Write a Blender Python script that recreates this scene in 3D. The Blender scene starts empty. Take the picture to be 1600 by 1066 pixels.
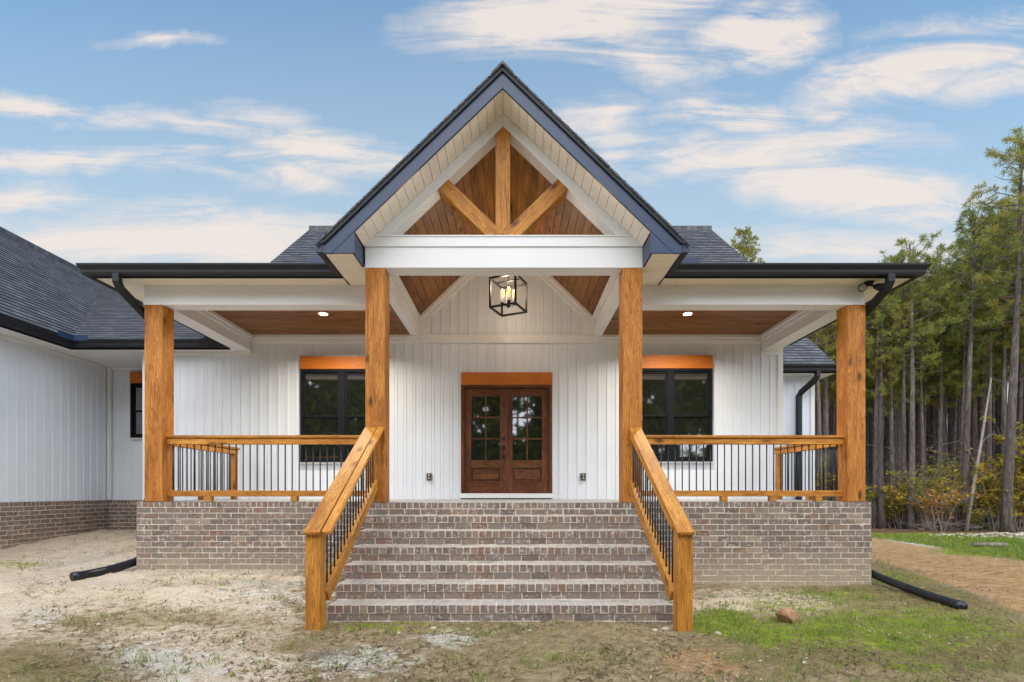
import bpy, bmesh, math, random
from mathutils import Vector, Matrix, noise
R = math.radians
S = bpy.context.scene
COL = S.collection
random.seed(7)

# ------------------------------------------------------------------ camera, sky, sun, exposure
EYE = Vector((0.13, 0.0, 1.288))
cam = bpy.data.cameras.new('camera')
cam.lens = 18.0; cam.sensor_width = 36.0
cam.shift_x = -2/1600; cam.shift_y = 235.5/1600
cam.clip_start = 0.05; cam.clip_end = 2000
cob = bpy.data.objects.new('camera', cam); COL.objects.link(cob)
cob.location = EYE; cob.rotation_euler = (R(90), 0, 0)
S.camera = cob

SUN_EL, SUN_AZ = 42.0, 192.0          # azimuth clockwise from +Y (into the scene): behind the camera, to the left
sdir = Vector((math.sin(R(SUN_AZ))*math.cos(R(SUN_EL)), math.cos(R(SUN_AZ))*math.cos(R(SUN_EL)), math.sin(R(SUN_EL))))
sun = bpy.data.lights.new('sun', 'SUN'); sun.energy = 0.5; sun.angle = R(50); sun.color = (1.0, 0.94, 0.86)
sob = bpy.data.objects.new('sun', sun); COL.objects.link(sob)
sob.location = (0, 0, 30); sob.rotation_euler = sdir.to_track_quat('Z', 'Y').to_euler()
S.view_settings.view_transform = 'Standard'; S.view_settings.look = 'None'
S.view_settings.exposure = 1.2; S.view_settings.gamma = 1.0
S.cycles.max_bounces = 8; S.cycles.diffuse_bounces = 5; S.cycles.glossy_bounces = 4
S.cycles.use_denoising = True

def nd(nt, t, **kw):
    n = nt.nodes.new(t)
    for k, v in kw.items():
        if k in n.inputs.keys(): n.inputs[k].default_value = v
        else: setattr(n, k, v)
    return n
def lk(nt, a, b): nt.links.new(a, b)
def math_(nt, op, a, b=None, clamp=False):
    n = nt.nodes.new('ShaderNodeMath'); n.operation = op; n.use_clamp = clamp
    for i, x in enumerate((a, b)):
        if x is None: continue
        if isinstance(x, (int, float)): n.inputs[i].default_value = x
        else: nt.links.new(x, n.inputs[i])
    return n.outputs[0]
def mix(nt, fac, a, b, mode='MIX'):
    n = nt.nodes.new('ShaderNodeMix'); n.data_type = 'RGBA'; n.blend_type = mode
    for i, x in ((0, fac), (6, a), (7, b)):
        if isinstance(x, (int, float)): n.inputs[i].default_value = x
        elif isinstance(x, (tuple, list)): n.inputs[i].default_value = (*x[:3], 1)
        else: nt.links.new(x, n.inputs[i])
    return n.outputs[2]
def ramp(nt, fac, stops, interp='LINEAR'):
    n = nt.nodes.new('ShaderNodeValToRGB'); n.color_ramp.interpolation = interp
    e = n.color_ramp.elements
    while len(e) < len(stops): e.new(0.5)
    for i, (p, c) in enumerate(stops):
        e[i].position = p
        e[i].color = (c, c, c, 1) if isinstance(c, (int, float)) else (*c[:3], 1)
    nt.links.new(fac, n.inputs[0])
    return n.outputs[0]

W = bpy.data.worlds.new('World'); S.world = W; W.use_nodes = True
nt = W.node_tree; nt.nodes.clear()
sky = nd(nt, 'ShaderNodeTexSky', sky_type='NISHITA', sun_disc=False, sun_elevation=R(SUN_EL), sun_rotation=R(SUN_AZ),
         air_density=1.0, dust_density=0.6, ozone_density=1.6)
tc = nd(nt, 'ShaderNodeTexCoord')
sep = nd(nt, 'ShaderNodeSeparateXYZ'); lk(nt, tc.outputs['Generated'], sep.inputs[0])
ysafe = math_(nt, 'MAXIMUM', sep.outputs[1], 0.05)
cu = math_(nt, 'DIVIDE', sep.outputs[0], ysafe); cw = math_(nt, 'DIVIDE', sep.outputs[2], ysafe)
cmb = nd(nt, 'ShaderNodeCombineXYZ'); lk(nt, cu, cmb.inputs[0]); lk(nt, cw, cmb.inputs[1])
# a sheet of cirrus: streaks stretched sideways, torn by two scales of noise
mp = nd(nt, 'ShaderNodeMapping'); mp.inputs['Scale'].default_value = (0.75, 4.0, 1); mp.inputs['Rotation'].default_value = (0, 0, R(8))
lk(nt, cmb.outputs[0], mp.inputs[0])
n1 = nd(nt, 'ShaderNodeTexNoise', Scale=3.4, Detail=13.0, Roughness=0.68, Distortion=1.1); lk(nt, mp.outputs[0], n1.inputs['Vector'])
nw = nd(nt, 'ShaderNodeTexNoise', Scale=5.0, Detail=5.0, Roughness=0.6); lk(nt, cmb.outputs[0], nw.inputs['Vector'])
wv = nd(nt, 'ShaderNodeVectorMath', operation='SUBTRACT'); lk(nt, nw.outputs['Color'], wv.inputs[0]); wv.inputs[1].default_value = (.5, .5, .5)
ws = nd(nt, 'ShaderNodeVectorMath', operation='MULTIPLY'); lk(nt, wv.outputs[0], ws.inputs[0]); ws.inputs[1].default_value = (.26, .085, 0)
wa = nd(nt, 'ShaderNodeVectorMath', operation='ADD'); lk(nt, cmb.outputs[0], wa.inputs[0]); lk(nt, ws.outputs[0], wa.inputs[1])
# where the single clouds hang (tangent of azimuth, tangent of elevation, half sizes, tilt, weight)
CLOUDS = [(.09, .93, .34, .10, 4, 1), (.26, .86, .22, .07, -25, .7), (.50, .895, .17, .075, 8, 1.05), (.77, .82, .30, .065, 14, 1.0), (.93, .80, .2, .05, 10, .7),
          (.50, .66, .36, .062, 4, 1.0), (.66, .595, .36, .085, -10, 1.05), (.42, .74, .16, .035, -4, .9), (.60, .735, .08, .028, 0, .6),
          (-.93, .755, .30, .035, -8, .95), (-.62, .72, .26, .03, -9, .7), (-.40, .69, .22, .055, -14, 1.0), (-.26, .655, .16, .03, -4, .7),
          (-.86, .655, .22, .035, 2, .95), (-.68, .665, .12, .025, 0, .7), (-.44, .635, .15, .04, -14, .8), (-.62, .625, .2, .025, -8, .6),
          (-.70, .50, .58, .075, 0, 1.0), (-.35, .47, .5, .055, 0, .85), (-.95, .575, .16, .05, 0, .85), (.16, .73, .14, .05, 10, .65), (.20, .66, .16, .07, 6, .65),
          (-.70, .885, .14, .018, 3, .55), (.93, .91, .24, .05, 4, .55), (.7, .47, .6, .06, 0, .6), (.15, .84, .1, .03, 0, .5), (-1.02, .65, .1, .03, 0, .8)]
acc = None
for (u, w, rx, ry, ang, wt) in CLOUDS:
    m = nd(nt, 'ShaderNodeMapping'); m.vector_type = 'TEXTURE'
    m.inputs['Location'].default_value = (u, w, 0); m.inputs['Rotation'].default_value = (0, 0, R(ang)); m.inputs['Scale'].default_value = (rx*1.22, ry*1.15, 1)
    lk(nt, wa.outputs[0], m.inputs[0])
    g = nd(nt, 'ShaderNodeTexGradient', gradient_type='SPHERICAL'); lk(nt, m.outputs[0], g.inputs[0])
    v = math_(nt, 'MULTIPLY', g.outputs['Fac'], wt)
    acc = v if acc is None else math_(nt, 'MAXIMUM', acc, v)
fr = math_(nt, 'GREATER_THAN', sep.outputs[1], 0.05)
accf = math_(nt, 'MULTIPLY', acc, fr)
# unseen sky behind the camera and overhead: brightened overcast, added to lift porch light
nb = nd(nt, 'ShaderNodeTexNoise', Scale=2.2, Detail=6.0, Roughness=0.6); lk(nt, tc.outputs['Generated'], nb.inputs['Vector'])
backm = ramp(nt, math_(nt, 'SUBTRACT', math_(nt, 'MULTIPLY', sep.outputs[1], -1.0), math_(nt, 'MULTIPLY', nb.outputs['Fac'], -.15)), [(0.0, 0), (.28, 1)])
nn = math_(nt, 'MULTIPLY', math_(nt, 'SUBTRACT', n1.outputs['Fac'], .5), 3.9)
dens = math_(nt, 'ADD', math_(nt, 'MULTIPLY', accf, 1.25), math_(nt, 'MULTIPLY', nn, math_(nt, 'ADD', math_(nt, 'MULTIPLY', accf, 1.3, True), .12)))
cl = ramp(nt, dens, [(.14, 0), (.45, .34), (.72, .74), (1.05, 1)])
low = ramp(nt, cw, [(.30, .92), (.52, .72), (.75, .38), (1.0, .08)])            # thin veil towards the horizon
skyc = mix(nt, 1.0, sky.outputs[0], (.80, .98, .93), 'MULTIPLY')
veil = mix(nt, math_(nt, 'MULTIPLY', low, fr), skyc, (1.95, 2.35, 2.6))
full = mix(nt, math_(nt, 'MULTIPLY', cl, .92), veil, (3.3, 2.98, 2.76))
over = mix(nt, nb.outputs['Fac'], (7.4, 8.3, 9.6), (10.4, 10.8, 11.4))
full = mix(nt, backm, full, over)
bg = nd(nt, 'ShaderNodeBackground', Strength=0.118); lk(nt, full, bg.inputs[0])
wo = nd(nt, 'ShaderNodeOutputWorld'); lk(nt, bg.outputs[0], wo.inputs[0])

# ------------------------------------------------------------------ materials
def mat(name, rough=.6, spec=.5, metal=0.0, color=(.5, .5, .5)):
    m = bpy.data.materials.new(name); m.use_nodes = True
    nt = m.node_tree; b = nt.nodes['Principled BSDF']
    b.inputs['Base Color'].default_value = (*color, 1); b.inputs['Roughness'].default_value = rough
    b.inputs['Specular IOR Level'].default_value = spec; b.inputs['Metallic'].default_value = metal
    return m, nt, b
def uvnode(nt, isl=0.0):
    uv = nd(nt, 'ShaderNodeUVMap', uv_map='uv')
    if not isl: return uv.outputs[0], None
    g = nd(nt, 'ShaderNodeNewGeometry')
    cm = nd(nt, 'ShaderNodeCombineXYZ'); k = math_(nt, 'MULTIPLY', g.outputs['Random Per Island'], isl)
    for i in range(3): lk(nt, k, cm.inputs[i])
    a = nd(nt, 'ShaderNodeVectorMath', operation='ADD'); lk(nt, uv.outputs[0], a.inputs[0]); lk(nt, cm.outputs[0], a.inputs[1])
    return a.outputs[0], g.outputs['Random Per Island']
def scaled(nt, vec, s):
    m = nd(nt, 'ShaderNodeMapping'); m.inputs['Scale'].default_value = s; lk(nt, vec, m.inputs[0]); return m.outputs[0]
def noise_(nt, vec, scale, detail=4, rough=.55, dist=0):
    n = nd(nt, 'ShaderNodeTexNoise', Scale=scale, Detail=float(detail), Roughness=rough, Distortion=float(dist))
    lk(nt, vec, n.inputs['Vector']); return n.outputs['Fac']
def bump(nt, b, h, strength=.3, dist=.01):
    n = nd(nt, 'ShaderNodeBump', Strength=strength, Distance=dist); lk(nt, h, n.inputs['Height']); lk(nt, n.outputs[0], b.inputs['Normal'])

def wood(name, dark, midc, light, knots=True, rough=.55, tone=.42):
    m, nt, b = mat(name, rough, .35)
    v, rnd = uvnode(nt, 23.7)
    ring = noise_(nt, scaled(nt, v, (9, .55, 1)), 2.0, 3, .5, 1.2)
    ringw = math_(nt, 'FRACT', math_(nt, 'MULTIPLY', ring, 9.0))
    ringw = ramp(nt, ringw, [(0, .15), (.7, .8), (.92, 1), (1, .15)])
    fine = noise_(nt, scaled(nt, v, (130, 3.5, 1)), 1.0, 3, .6)
    blot = noise_(nt, scaled(nt, v, (4, 1.2, 1)), 1.0, 3, .6)
    t = math_(nt, 'ADD', math_(nt, 'MULTIPLY', ringw, .35), math_(nt, 'ADD', math_(nt, 'MULTIPLY', fine, .35), math_(nt, 'ADD', math_(nt, 'MULTIPLY', blot, .62), -.11)))
    c = ramp(nt, t, [(.30, dark), (.52, midc), (.74, light)])
    hs = nd(nt, 'ShaderNodeHueSaturation'); lk(nt, c, hs.inputs['Color'])
    lk(nt, math_(nt, 'ADD', math_(nt, 'MULTIPLY', rnd, tone), 1.0-tone/2), hs.inputs['Value'])
    c = hs.outputs[0]; lk(nt, math_(nt, 'ADD', math_(nt, 'MULTIPLY', math_(nt, 'FRACT', math_(nt, 'MULTIPLY', rnd, 7.3)), .018), .499), hs.inputs['Hue'])
    if knots:
        ck = noise_(nt, scaled(nt, v, (22, .45, 1)), 1.0, 2, .5, .3)
        c = mix(nt, math_(nt, 'MULTIPLY', ramp(nt, ck, [(.585, 0), (.60, 1), (.612, 1), (.625, 0)]), .40), c, tuple(x*.3 for x in dark))
        vo = nd(nt, 'ShaderNodeTexVoronoi', Scale=1.0); lk(nt, scaled(nt, v, (6.0, 2.6, 1)), vo.inputs['Vector'])
        sp = nd(nt, 'ShaderNodeSeparateColor'); lk(nt, vo.outputs['Color'], sp.inputs[0])
        k = math_(nt, 'MULTIPLY', ramp(nt, vo.outputs['Distance'], [(.08, 1), (.26, 0)]), ramp(nt, sp.outputs[0], [(.50, 0), (.53, 1)]))
        c = mix(nt, math_(nt, 'MULTIPLY', k, .85), c, tuple(x*.22 for x in dark))
    lk(nt, c, b.inputs['Base Color'])
    bump(nt, b, fine, .25, .004)
    return m
M = {}
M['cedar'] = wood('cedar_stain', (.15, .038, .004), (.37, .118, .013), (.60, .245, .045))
M['rail_wood'] = wood('rail_stain', (.20, .060, .006), (.40, .145, .016), (.60, .27, .05))
M['header_wood'] = wood('header_stain', (.36, .085, .006), (.48, .125, .009), (.54, .16, .015), False)
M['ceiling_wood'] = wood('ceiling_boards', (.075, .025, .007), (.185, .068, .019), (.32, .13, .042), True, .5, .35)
M['door_wood'] = wood('mahogany', (.022, .007, .004), (.072, .021, .009), (.18, .058, .025), False, .35, .25)

def painted(name, col, rough=.5, dirt=.06):
    m, nt, b = mat(name, rough, .4)
    g = nd(nt, 'ShaderNodeNewGeometry')
    n1 = noise_(nt, g.outputs['Position'], 1.7, 5, .6); n2 = noise_(nt, g.outputs['Position'], 35, 3, .6)
    f = math_(nt, 'ADD', math_(nt, 'MULTIPLY', n1, .7), math_(nt, 'MULTIPLY', n2, .3))
    c = ramp(nt, f, [(.3, tuple(x*(1-dirt) for x in col)), (.7, tuple(min(1, x*(1+dirt*.5)) for x in col))])
    lk(nt, c, b.inputs['Base Color']); bump(nt, b, n2, .05, .003)
    return m
M['siding'] = painted('white_siding', (.68, .725, .785), .5)
M['trim'] = painted('white_trim', (.72, .725, .73), .45, .04)
M['soffit'] = painted('cream_soffit', (.82, .76, .66), .55, .05)
M['black'] = painted('black_aluminium', (.009, .010, .013), .55, .2)
M['frame'] = mat('window_frame_black', .7, .12, 0, (.008, .009, .012))[0]
M['fascia'] = painted('dark_blue_fascia', (.022, .042, .095), .35, .12)
M['iron'] = painted('black_iron', (.012, .012, .014), .45, .2)
M['pipe'] = painted('black_pipe', (.015, .017, .024), .3, .3)
M['concrete'] = painted('porch_concrete', (.36, .35, .33), .8, .25)

def brick_mat(name, dusty):
    m, nt, b = mat(name, .85, .25)
    g = nd(nt, 'ShaderNodeNewGeometry'); rnd = g.outputs['Random Per Island']; pos = g.outputs['Position']
    base = ramp(nt, rnd, [(0, (.140, .104, .086)), (.2, (.205, .152, .118)), (.4, (.105, .080, .070)), (.6, (.27, .20, .145)), (.78, (.155, .132, .118)), (.92, (.20, .095, .062)), (1, (.34, .255, .18))])
    n1 = noise_(nt, pos, 28, 5, .65); n2 = noise_(nt, pos, 130, 3, .6); n3 = noise_(nt, pos, 9, 4, .6)
    c = mix(nt, ramp(nt, n1, [(.35, 0), (.7, .6)]), base, (.30, .25, .22))
    c = mix(nt, ramp(nt, n2, [(.3, .45), (.55, 0)]), c, (.055, .045, .042))
    smear = math_(nt, 'MULTIPLY', ramp(nt, n1, [(.54, 0), (.64, 1)]), ramp(nt, n3, [(.46, 0), (.58, 1)]))
    c = mix(nt, math_(nt, 'MULTIPLY', smear, .75), c, (.55, .51, .46))
    sp = nd(nt, 'ShaderNodeSeparateXYZ'); lk(nt, pos, sp.inputs[0])
    if dusty:      # dust lying on the treads
        nz = nd(nt, 'ShaderNodeSeparateXYZ'); lk(nt, g.outputs['True Normal'], nz.inputs[0])
        up = math_(nt, 'MULTIPLY', ramp(nt, nz.outputs[2], [(.6, 0), (.9, 1)]), ramp(nt, n1, [(.25, .85), (.75, .30)]))
        c = mix(nt, up, c, (.58, .53, .47))
    else:          # sand splashed up the lowest courses
        z = math_(nt, 'ADD', sp.outputs[2], math_(nt, 'MULTIPLY', n3, .35))
        c = mix(nt, ramp(nt, z, [(.15, .85), (.72, 0)]), c, (.40, .32, .215))
    lk(nt, c, b.inputs['Base Color'])
    bump(nt, b, math_(nt, 'ADD', n1, math_(nt, 'MULTIPLY', n2, .6)), .5, .006)
    return m
M['brick'] = brick_mat('grey_brown_brick', False)
M['step_brick'] = brick_mat('step_brick', True)
def mortar():
    m, nt, b = mat('mortar', .9, .2)
    g = nd(nt, 'ShaderNodeNewGeometry')
    n1 = noise_(nt, g.outputs['Position'], 14, 5, .65); n2 = noise_(nt, g.outputs['Position'], 200, 2, .6)
    lk(nt, ramp(nt, n1, [(.3, (.42, .365, .285)), (.5, (.60, .53, .43)), (.7, (.76, .69, .58))]), b.inputs['Base Color'])
    bump(nt, b, n2, .4, .004); return m
M['mortar'] = mortar()
def shingles():
    m, nt, b = mat('shingles', .85, .3)
    v, _ = uvnode(nt)
    bt = nd(nt, 'ShaderNodeTexBrick'); bt.offset = .37; bt.squash = 1.0
    for k, val in (('Scale', 1.0), ('Mortar Size', .006), ('Brick Width', .23), ('Row Height', .14), ('Bias', 0.0)): bt.inputs[k].default_value = val
    bt.inputs['Color1'].default_value = (.060, .063, .072, 1); bt.inputs['Color2'].default_value = (.165, .170, .185, 1); bt.inputs['Mortar'].default_value = (.02, .02, .025, 1)
    lk(nt, v, bt.inputs['Vector'])
    n1 = noise_(nt, scaled(nt, v, (9, 7.14, 1)), 1, 3, .6); n2 = noise_(nt, v, 160, 2, .7)
    c = mix(nt, ramp(nt, n1, [(.3, .75), (.7, .0)]), bt.outputs['Color'], (.045, .048, .058))
    c = mix(nt, ramp(nt, n2, [(.45, 0), (.75, .55)]), c, (.17, .175, .19))
    lk(nt, c, b.inputs['Base Color']); bump(nt, b, n2, .5, .004)
    return m
M['shingle'] = shingles()
def glass(name, base):
    m, nt, b = mat(name, .03, 1.0)
    g = nd(nt, 'ShaderNodeNewGeometry')
    b.inputs['Base Color'].default_value = (*base, 1); b.inputs['IOR'].default_value = 2.1
    w = noise_(nt, g.outputs['Position'], 2.5, 2, .5); bump(nt, b, w, .012, .02)
    return m
M['glass'] = glass('window_glass', (.010, .012, .010))
def emis(name, col, s):
    m, nt, b = mat(name, .5); b.inputs['Base Color'].default_value = (*col, 1)
    b.inputs['Emission Color'].default_value = (*col, 1); b.inputs['Emission Strength'].default_value = s; return m
M['lamp'] = emis('recessed_lamp', (1, .86, .66), 6.0)
def candle():
    m, nt, b = mat('candle_sleeve', .5)
    t = nd(nt, 'ShaderNodeTexCoord'); s = nd(nt, 'ShaderNodeSeparateXYZ'); lk(nt, t.outputs['Generated'], s.inputs[0])
    c = ramp(nt, s.outputs[2], [(.25, (.80, .72, .62)), (.6, (1, .42, .08)), (.9, (1, .62, .25))])
    lk(nt, c, b.inputs['Base Color']); lk(nt, c, b.inputs['Emission Color'])
    lk(nt, ramp(nt, s.outputs[2], [(.15, .1), (.6, .75), (.95, 1)]), b.inputs['Emission Strength']); return m
M['candle'] = candle()
def bark(name, a, bcol, cc):
    m, nt, b = mat(name, .95, .2)
    t = nd(nt, 'ShaderNodeTexCoord'); v = t.outputs['Object']
    n1 = noise_(nt, scaled(nt, v, (14, 14, 3)), 1, 5, .7, .6); n2 = noise_(nt, scaled(nt, v, (3, 3, .35)), 1, 3, .6)
    oi = nd(nt, 'ShaderNodeObjectInfo')
    c = ramp(nt, n1, [(.32, a), (.55, bcol), (.75, cc)])
    c = mix(nt, ramp(nt, n2, [(.35, .45), (.65, 0)]), c, a)
    hs = nd(nt, 'ShaderNodeHueSaturation'); lk(nt, c, hs.inputs['Color'])
    lk(nt, math_(nt, 'ADD', math_(nt, 'MULTIPLY', oi.outputs['Random'], .6), .7), hs.inputs['Value'])
    lk(nt, hs.outputs[0], b.inputs['Base Color']); bump(nt, b, n1, .8, .03); return m
M['bark'] = bark('pine_bark', (.060, .046, .042), (.165, .130, .122), (.32, .27, .255))
M['deadwood'] = bark('dead_wood', (.16, .13, .11), (.30, .26, .22), (.42, .37, .32))
def leafy(name, stops, trans=.35):
    m = bpy.data.materials.new(name); m.use_nodes = True; nt = m.node_tree
    b = nt.nodes['Principled BSDF']; b.inputs['Roughness'].default_value = .6; b.inputs['Specular IOR Level'].default_value = .25
    g = nd(nt, 'ShaderNodeNewGeometry'); oi = nd(nt, 'ShaderNodeObjectInfo')
    n = noise_(nt, nd(nt, 'ShaderNodeTexCoord').outputs['Object'], .9, 3, .6)
    f = math_(nt, 'ADD', math_(nt, 'MULTIPLY', g.outputs['Random Per Island'], .5), math_(nt, 'MULTIPLY', n, .5))
    f = math_(nt, 'ADD', f, math_(nt, 'MULTIPLY', math_(nt, 'SUBTRACT', oi.outputs['Random'], .5), .22))
    c = ramp(nt, f, stops); lk(nt, c, b.inputs['Base Color'])
    tr = nd(nt, 'ShaderNodeBsdfTranslucent'); lk(nt, c, tr.inputs[0])
    mx = nd(nt, 'ShaderNodeMixShader'); mx.inputs[0].default_value = trans
    lk(nt, b.outputs[0], mx.inputs[1]); lk(nt, tr.outputs[0], mx.inputs[2]); lk(nt, mx.outputs[0], nt.nodes['Material Output'].inputs[0])
    return m
M['needles'] = leafy('pine_needles', [(.2, (.11, .165, .055)), (.42, (.21, .26, .060)), (.6, (.36, .34, .065)), (.76, (.48, .33, .07)), (.9, (.50, .26, .08))], .42)
M['far_needles'] = leafy('shaded_needles', [(.2, (.015, .022, .010)), (.5, (.04, .05, .018)), (.8, (.07, .065, .025))], .2)  # darkened copy of the needles: the deep wood's shade is in the colour
M['leaf_yellow'] = leafy('yellow_leaves', [(.2, (.16, .20, .04)), (.42, (.42, .38, .06)), (.62, (.72, .50, .06)), (.85, (.66, .30, .09))], .5)
M['leaf_rust'] = leafy('rust_leaves', [(.2, (.28, .23, .06)), (.42, (.60, .34, .10)), (.62, (.72, .33, .14)), (.85, (.64, .22, .13))], .5)
M['leaf_green'] = leafy('green_leaves', [(.2, (.10, .15, .03)), (.45, (.24, .28, .05)), (.68, (.50, .43, .07)), (.9, (.66, .46, .08))], .5)
M['grass'] = leafy('grass_blades', [(.2, (.08, .13, .02)), (.5, (.17, .26, .04)), (.7, (.30, .32, .09)), (.9, (.46, .38, .19))], .4)
M['litter'] = leafy('litter_bits', [(.2, (.05, .034, .02)), (.42, (.12, .08, .045)), (.55, (.26, .17, .09)), (.8, (.46, .36, .22))], .1)
def stone(name, stops, sc=7):
    m, nt, b = mat(name, .9, .25)
    t = nd(nt, 'ShaderNodeTexCoord'); g = nd(nt, 'ShaderNodeNewGeometry')
    n1 = noise_(nt, t.outputs['Object'], sc, 6, .65)
    f = math_(nt, 'ADD', math_(nt, 'MULTIPLY', n1, .6), math_(nt, 'MULTIPLY', g.outputs['Random Per Island'], .4))
    lk(nt, ramp(nt, f, stops), b.inputs['Base Color']); bump(nt, b, n1, .6, .02); return m
M['rock'] = stone('brown_rock', [(.34, (.05, .022, .010)), (.5, (.19, .09, .04)), (.64, (.38, .22, .12))], 7)
M['pebble'] = stone('pale_stone', [(.2, (.22, .17, .12)), (.5, (.42, .36, .28)), (.8, (.66, .61, .54))], 7)
def ground_mat():
    m, nt, b = mat('soil_sand_turf', .95, .15)
    g = nd(nt, 'ShaderNodeNewGeometry'); p = g.outputs['Position']
    at_ = nd(nt, 'ShaderNodeAttribute', attribute_name='cover'); s = nd(nt, 'ShaderNodeSeparateColor'); lk(nt, at_.outputs['Color'], s.inputs[0])
    a2 = nd(nt, 'ShaderNodeAttribute', attribute_name='cover2'); s2 = nd(nt, 'ShaderNodeSeparateColor'); lk(nt, a2.outputs['Color'], s2.inputs[0])
    nA = noise_(nt, p, 1.6, 6, .65, .4); nB = noise_(nt, p, 9, 6, .7, .3); nC = noise_(nt, p, 60, 4, .65)
    nS = noise_(nt, scaled(nt, p, (4, 14, 8)), 1, 5, .65, .5)
    nD = noise_(nt, scaled(nt, p, (22, 34, 22)), 1, 5, .7, .8)
    def torn(w, lo=.35, hi=.65, amt=.9):
        f = math_(nt, 'ADD', w, math_(nt, 'MULTIPLY', math_(nt, 'SUBTRACT', math_(nt, 'ADD', math_(nt, 'MULTIPLY', nB, .4), math_(nt, 'ADD', math_(nt, 'MULTIPLY', nS, .3), math_(nt, 'MULTIPLY', nD, .3))), .5), amt*2.4))
        return ramp(nt, f, [(lo, 0), (hi, 1)])
    soil = ramp(nt, nB, [(.28, (.19, .13, .07)), (.5, (.45, .33, .185)), (.72, (.64, .51, .33))])
    sand = ramp(nt, math_(nt, 'ADD', math_(nt, 'MULTIPLY', nA, .5), math_(nt, 'MULTIPLY', nB, .5)), [(.3, (.52, .385, .26)), (.5, (.86, .70, .51)), (.7, (.92, .80, .64))])
    pale = ramp(nt, nB, [(.3, (.68, .60, .48)), (.6, (.88, .82, .71))])
    dirt = ramp(nt, nS, [(.3, (.38, .205, .085)), (.52, (.64, .39, .185)), (.72, (.74, .53, .32))])
    turf = ramp(nt, math_(nt, 'ADD', math_(nt, 'MULTIPLY', nB, .6), math_(nt, 'MULTIPLY', nC, .4)), [(.3, (.10, .125, .014)), (.5, (.26, .34, .028)), (.68, (.46, .52, .07))])
    olive = ramp(nt, math_(nt, 'ADD', math_(nt, 'MULTIPLY', nB, .5), math_(nt, 'MULTIPLY', nC, .5)), [(.3, (.12, .085, .034)), (.5, (.31, .235, .105)), (.7, (.54, .42, .22))])
    litter = ramp(nt, nB, [(.3, (.10, .055, .03)), (.6, (.24, .14, .08))])
    c = mix(nt, torn(s.outputs[0]), soil, sand)
    c = mix(nt, torn(s2.outputs[0], .40, .62, 1.5), c, pale)
    c = mix(nt, torn(s.outputs[2], .34, .66, 1.2), c, dirt)
    c = mix(nt, torn(s2.outputs[1], .38, .62, 1.25), c, olive)
    c = mix(nt, torn(s.outputs[1], .42, .64, 1.2), c, turf)
    c = mix(nt, torn(s2.outputs[2]), c, litter)
    c = mix(nt, ramp(nt, nC, [(.30, .6), (.45, 0)]), c, (.10, .075, .048))
    c = mix(nt, ramp(nt, nD, [(.28, .75), (.40, 0)]), c, (.13, .10, .065))
    c = mix(nt, ramp(nt, nC, [(.62, 0), (.74, .35)]), c, (.62, .56, .47))
    lk(nt, c, b.inputs['Base Color'])
    bump(nt, b, math_(nt, 'ADD', math_(nt, 'MULTIPLY', nB, 1.0), math_(nt, 'ADD', math_(nt, 'MULTIPLY', nC, .4), math_(nt, 'MULTIPLY', nD, .8))), 1.0, .07)
    return m
M['ground'] = ground_mat()

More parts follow.
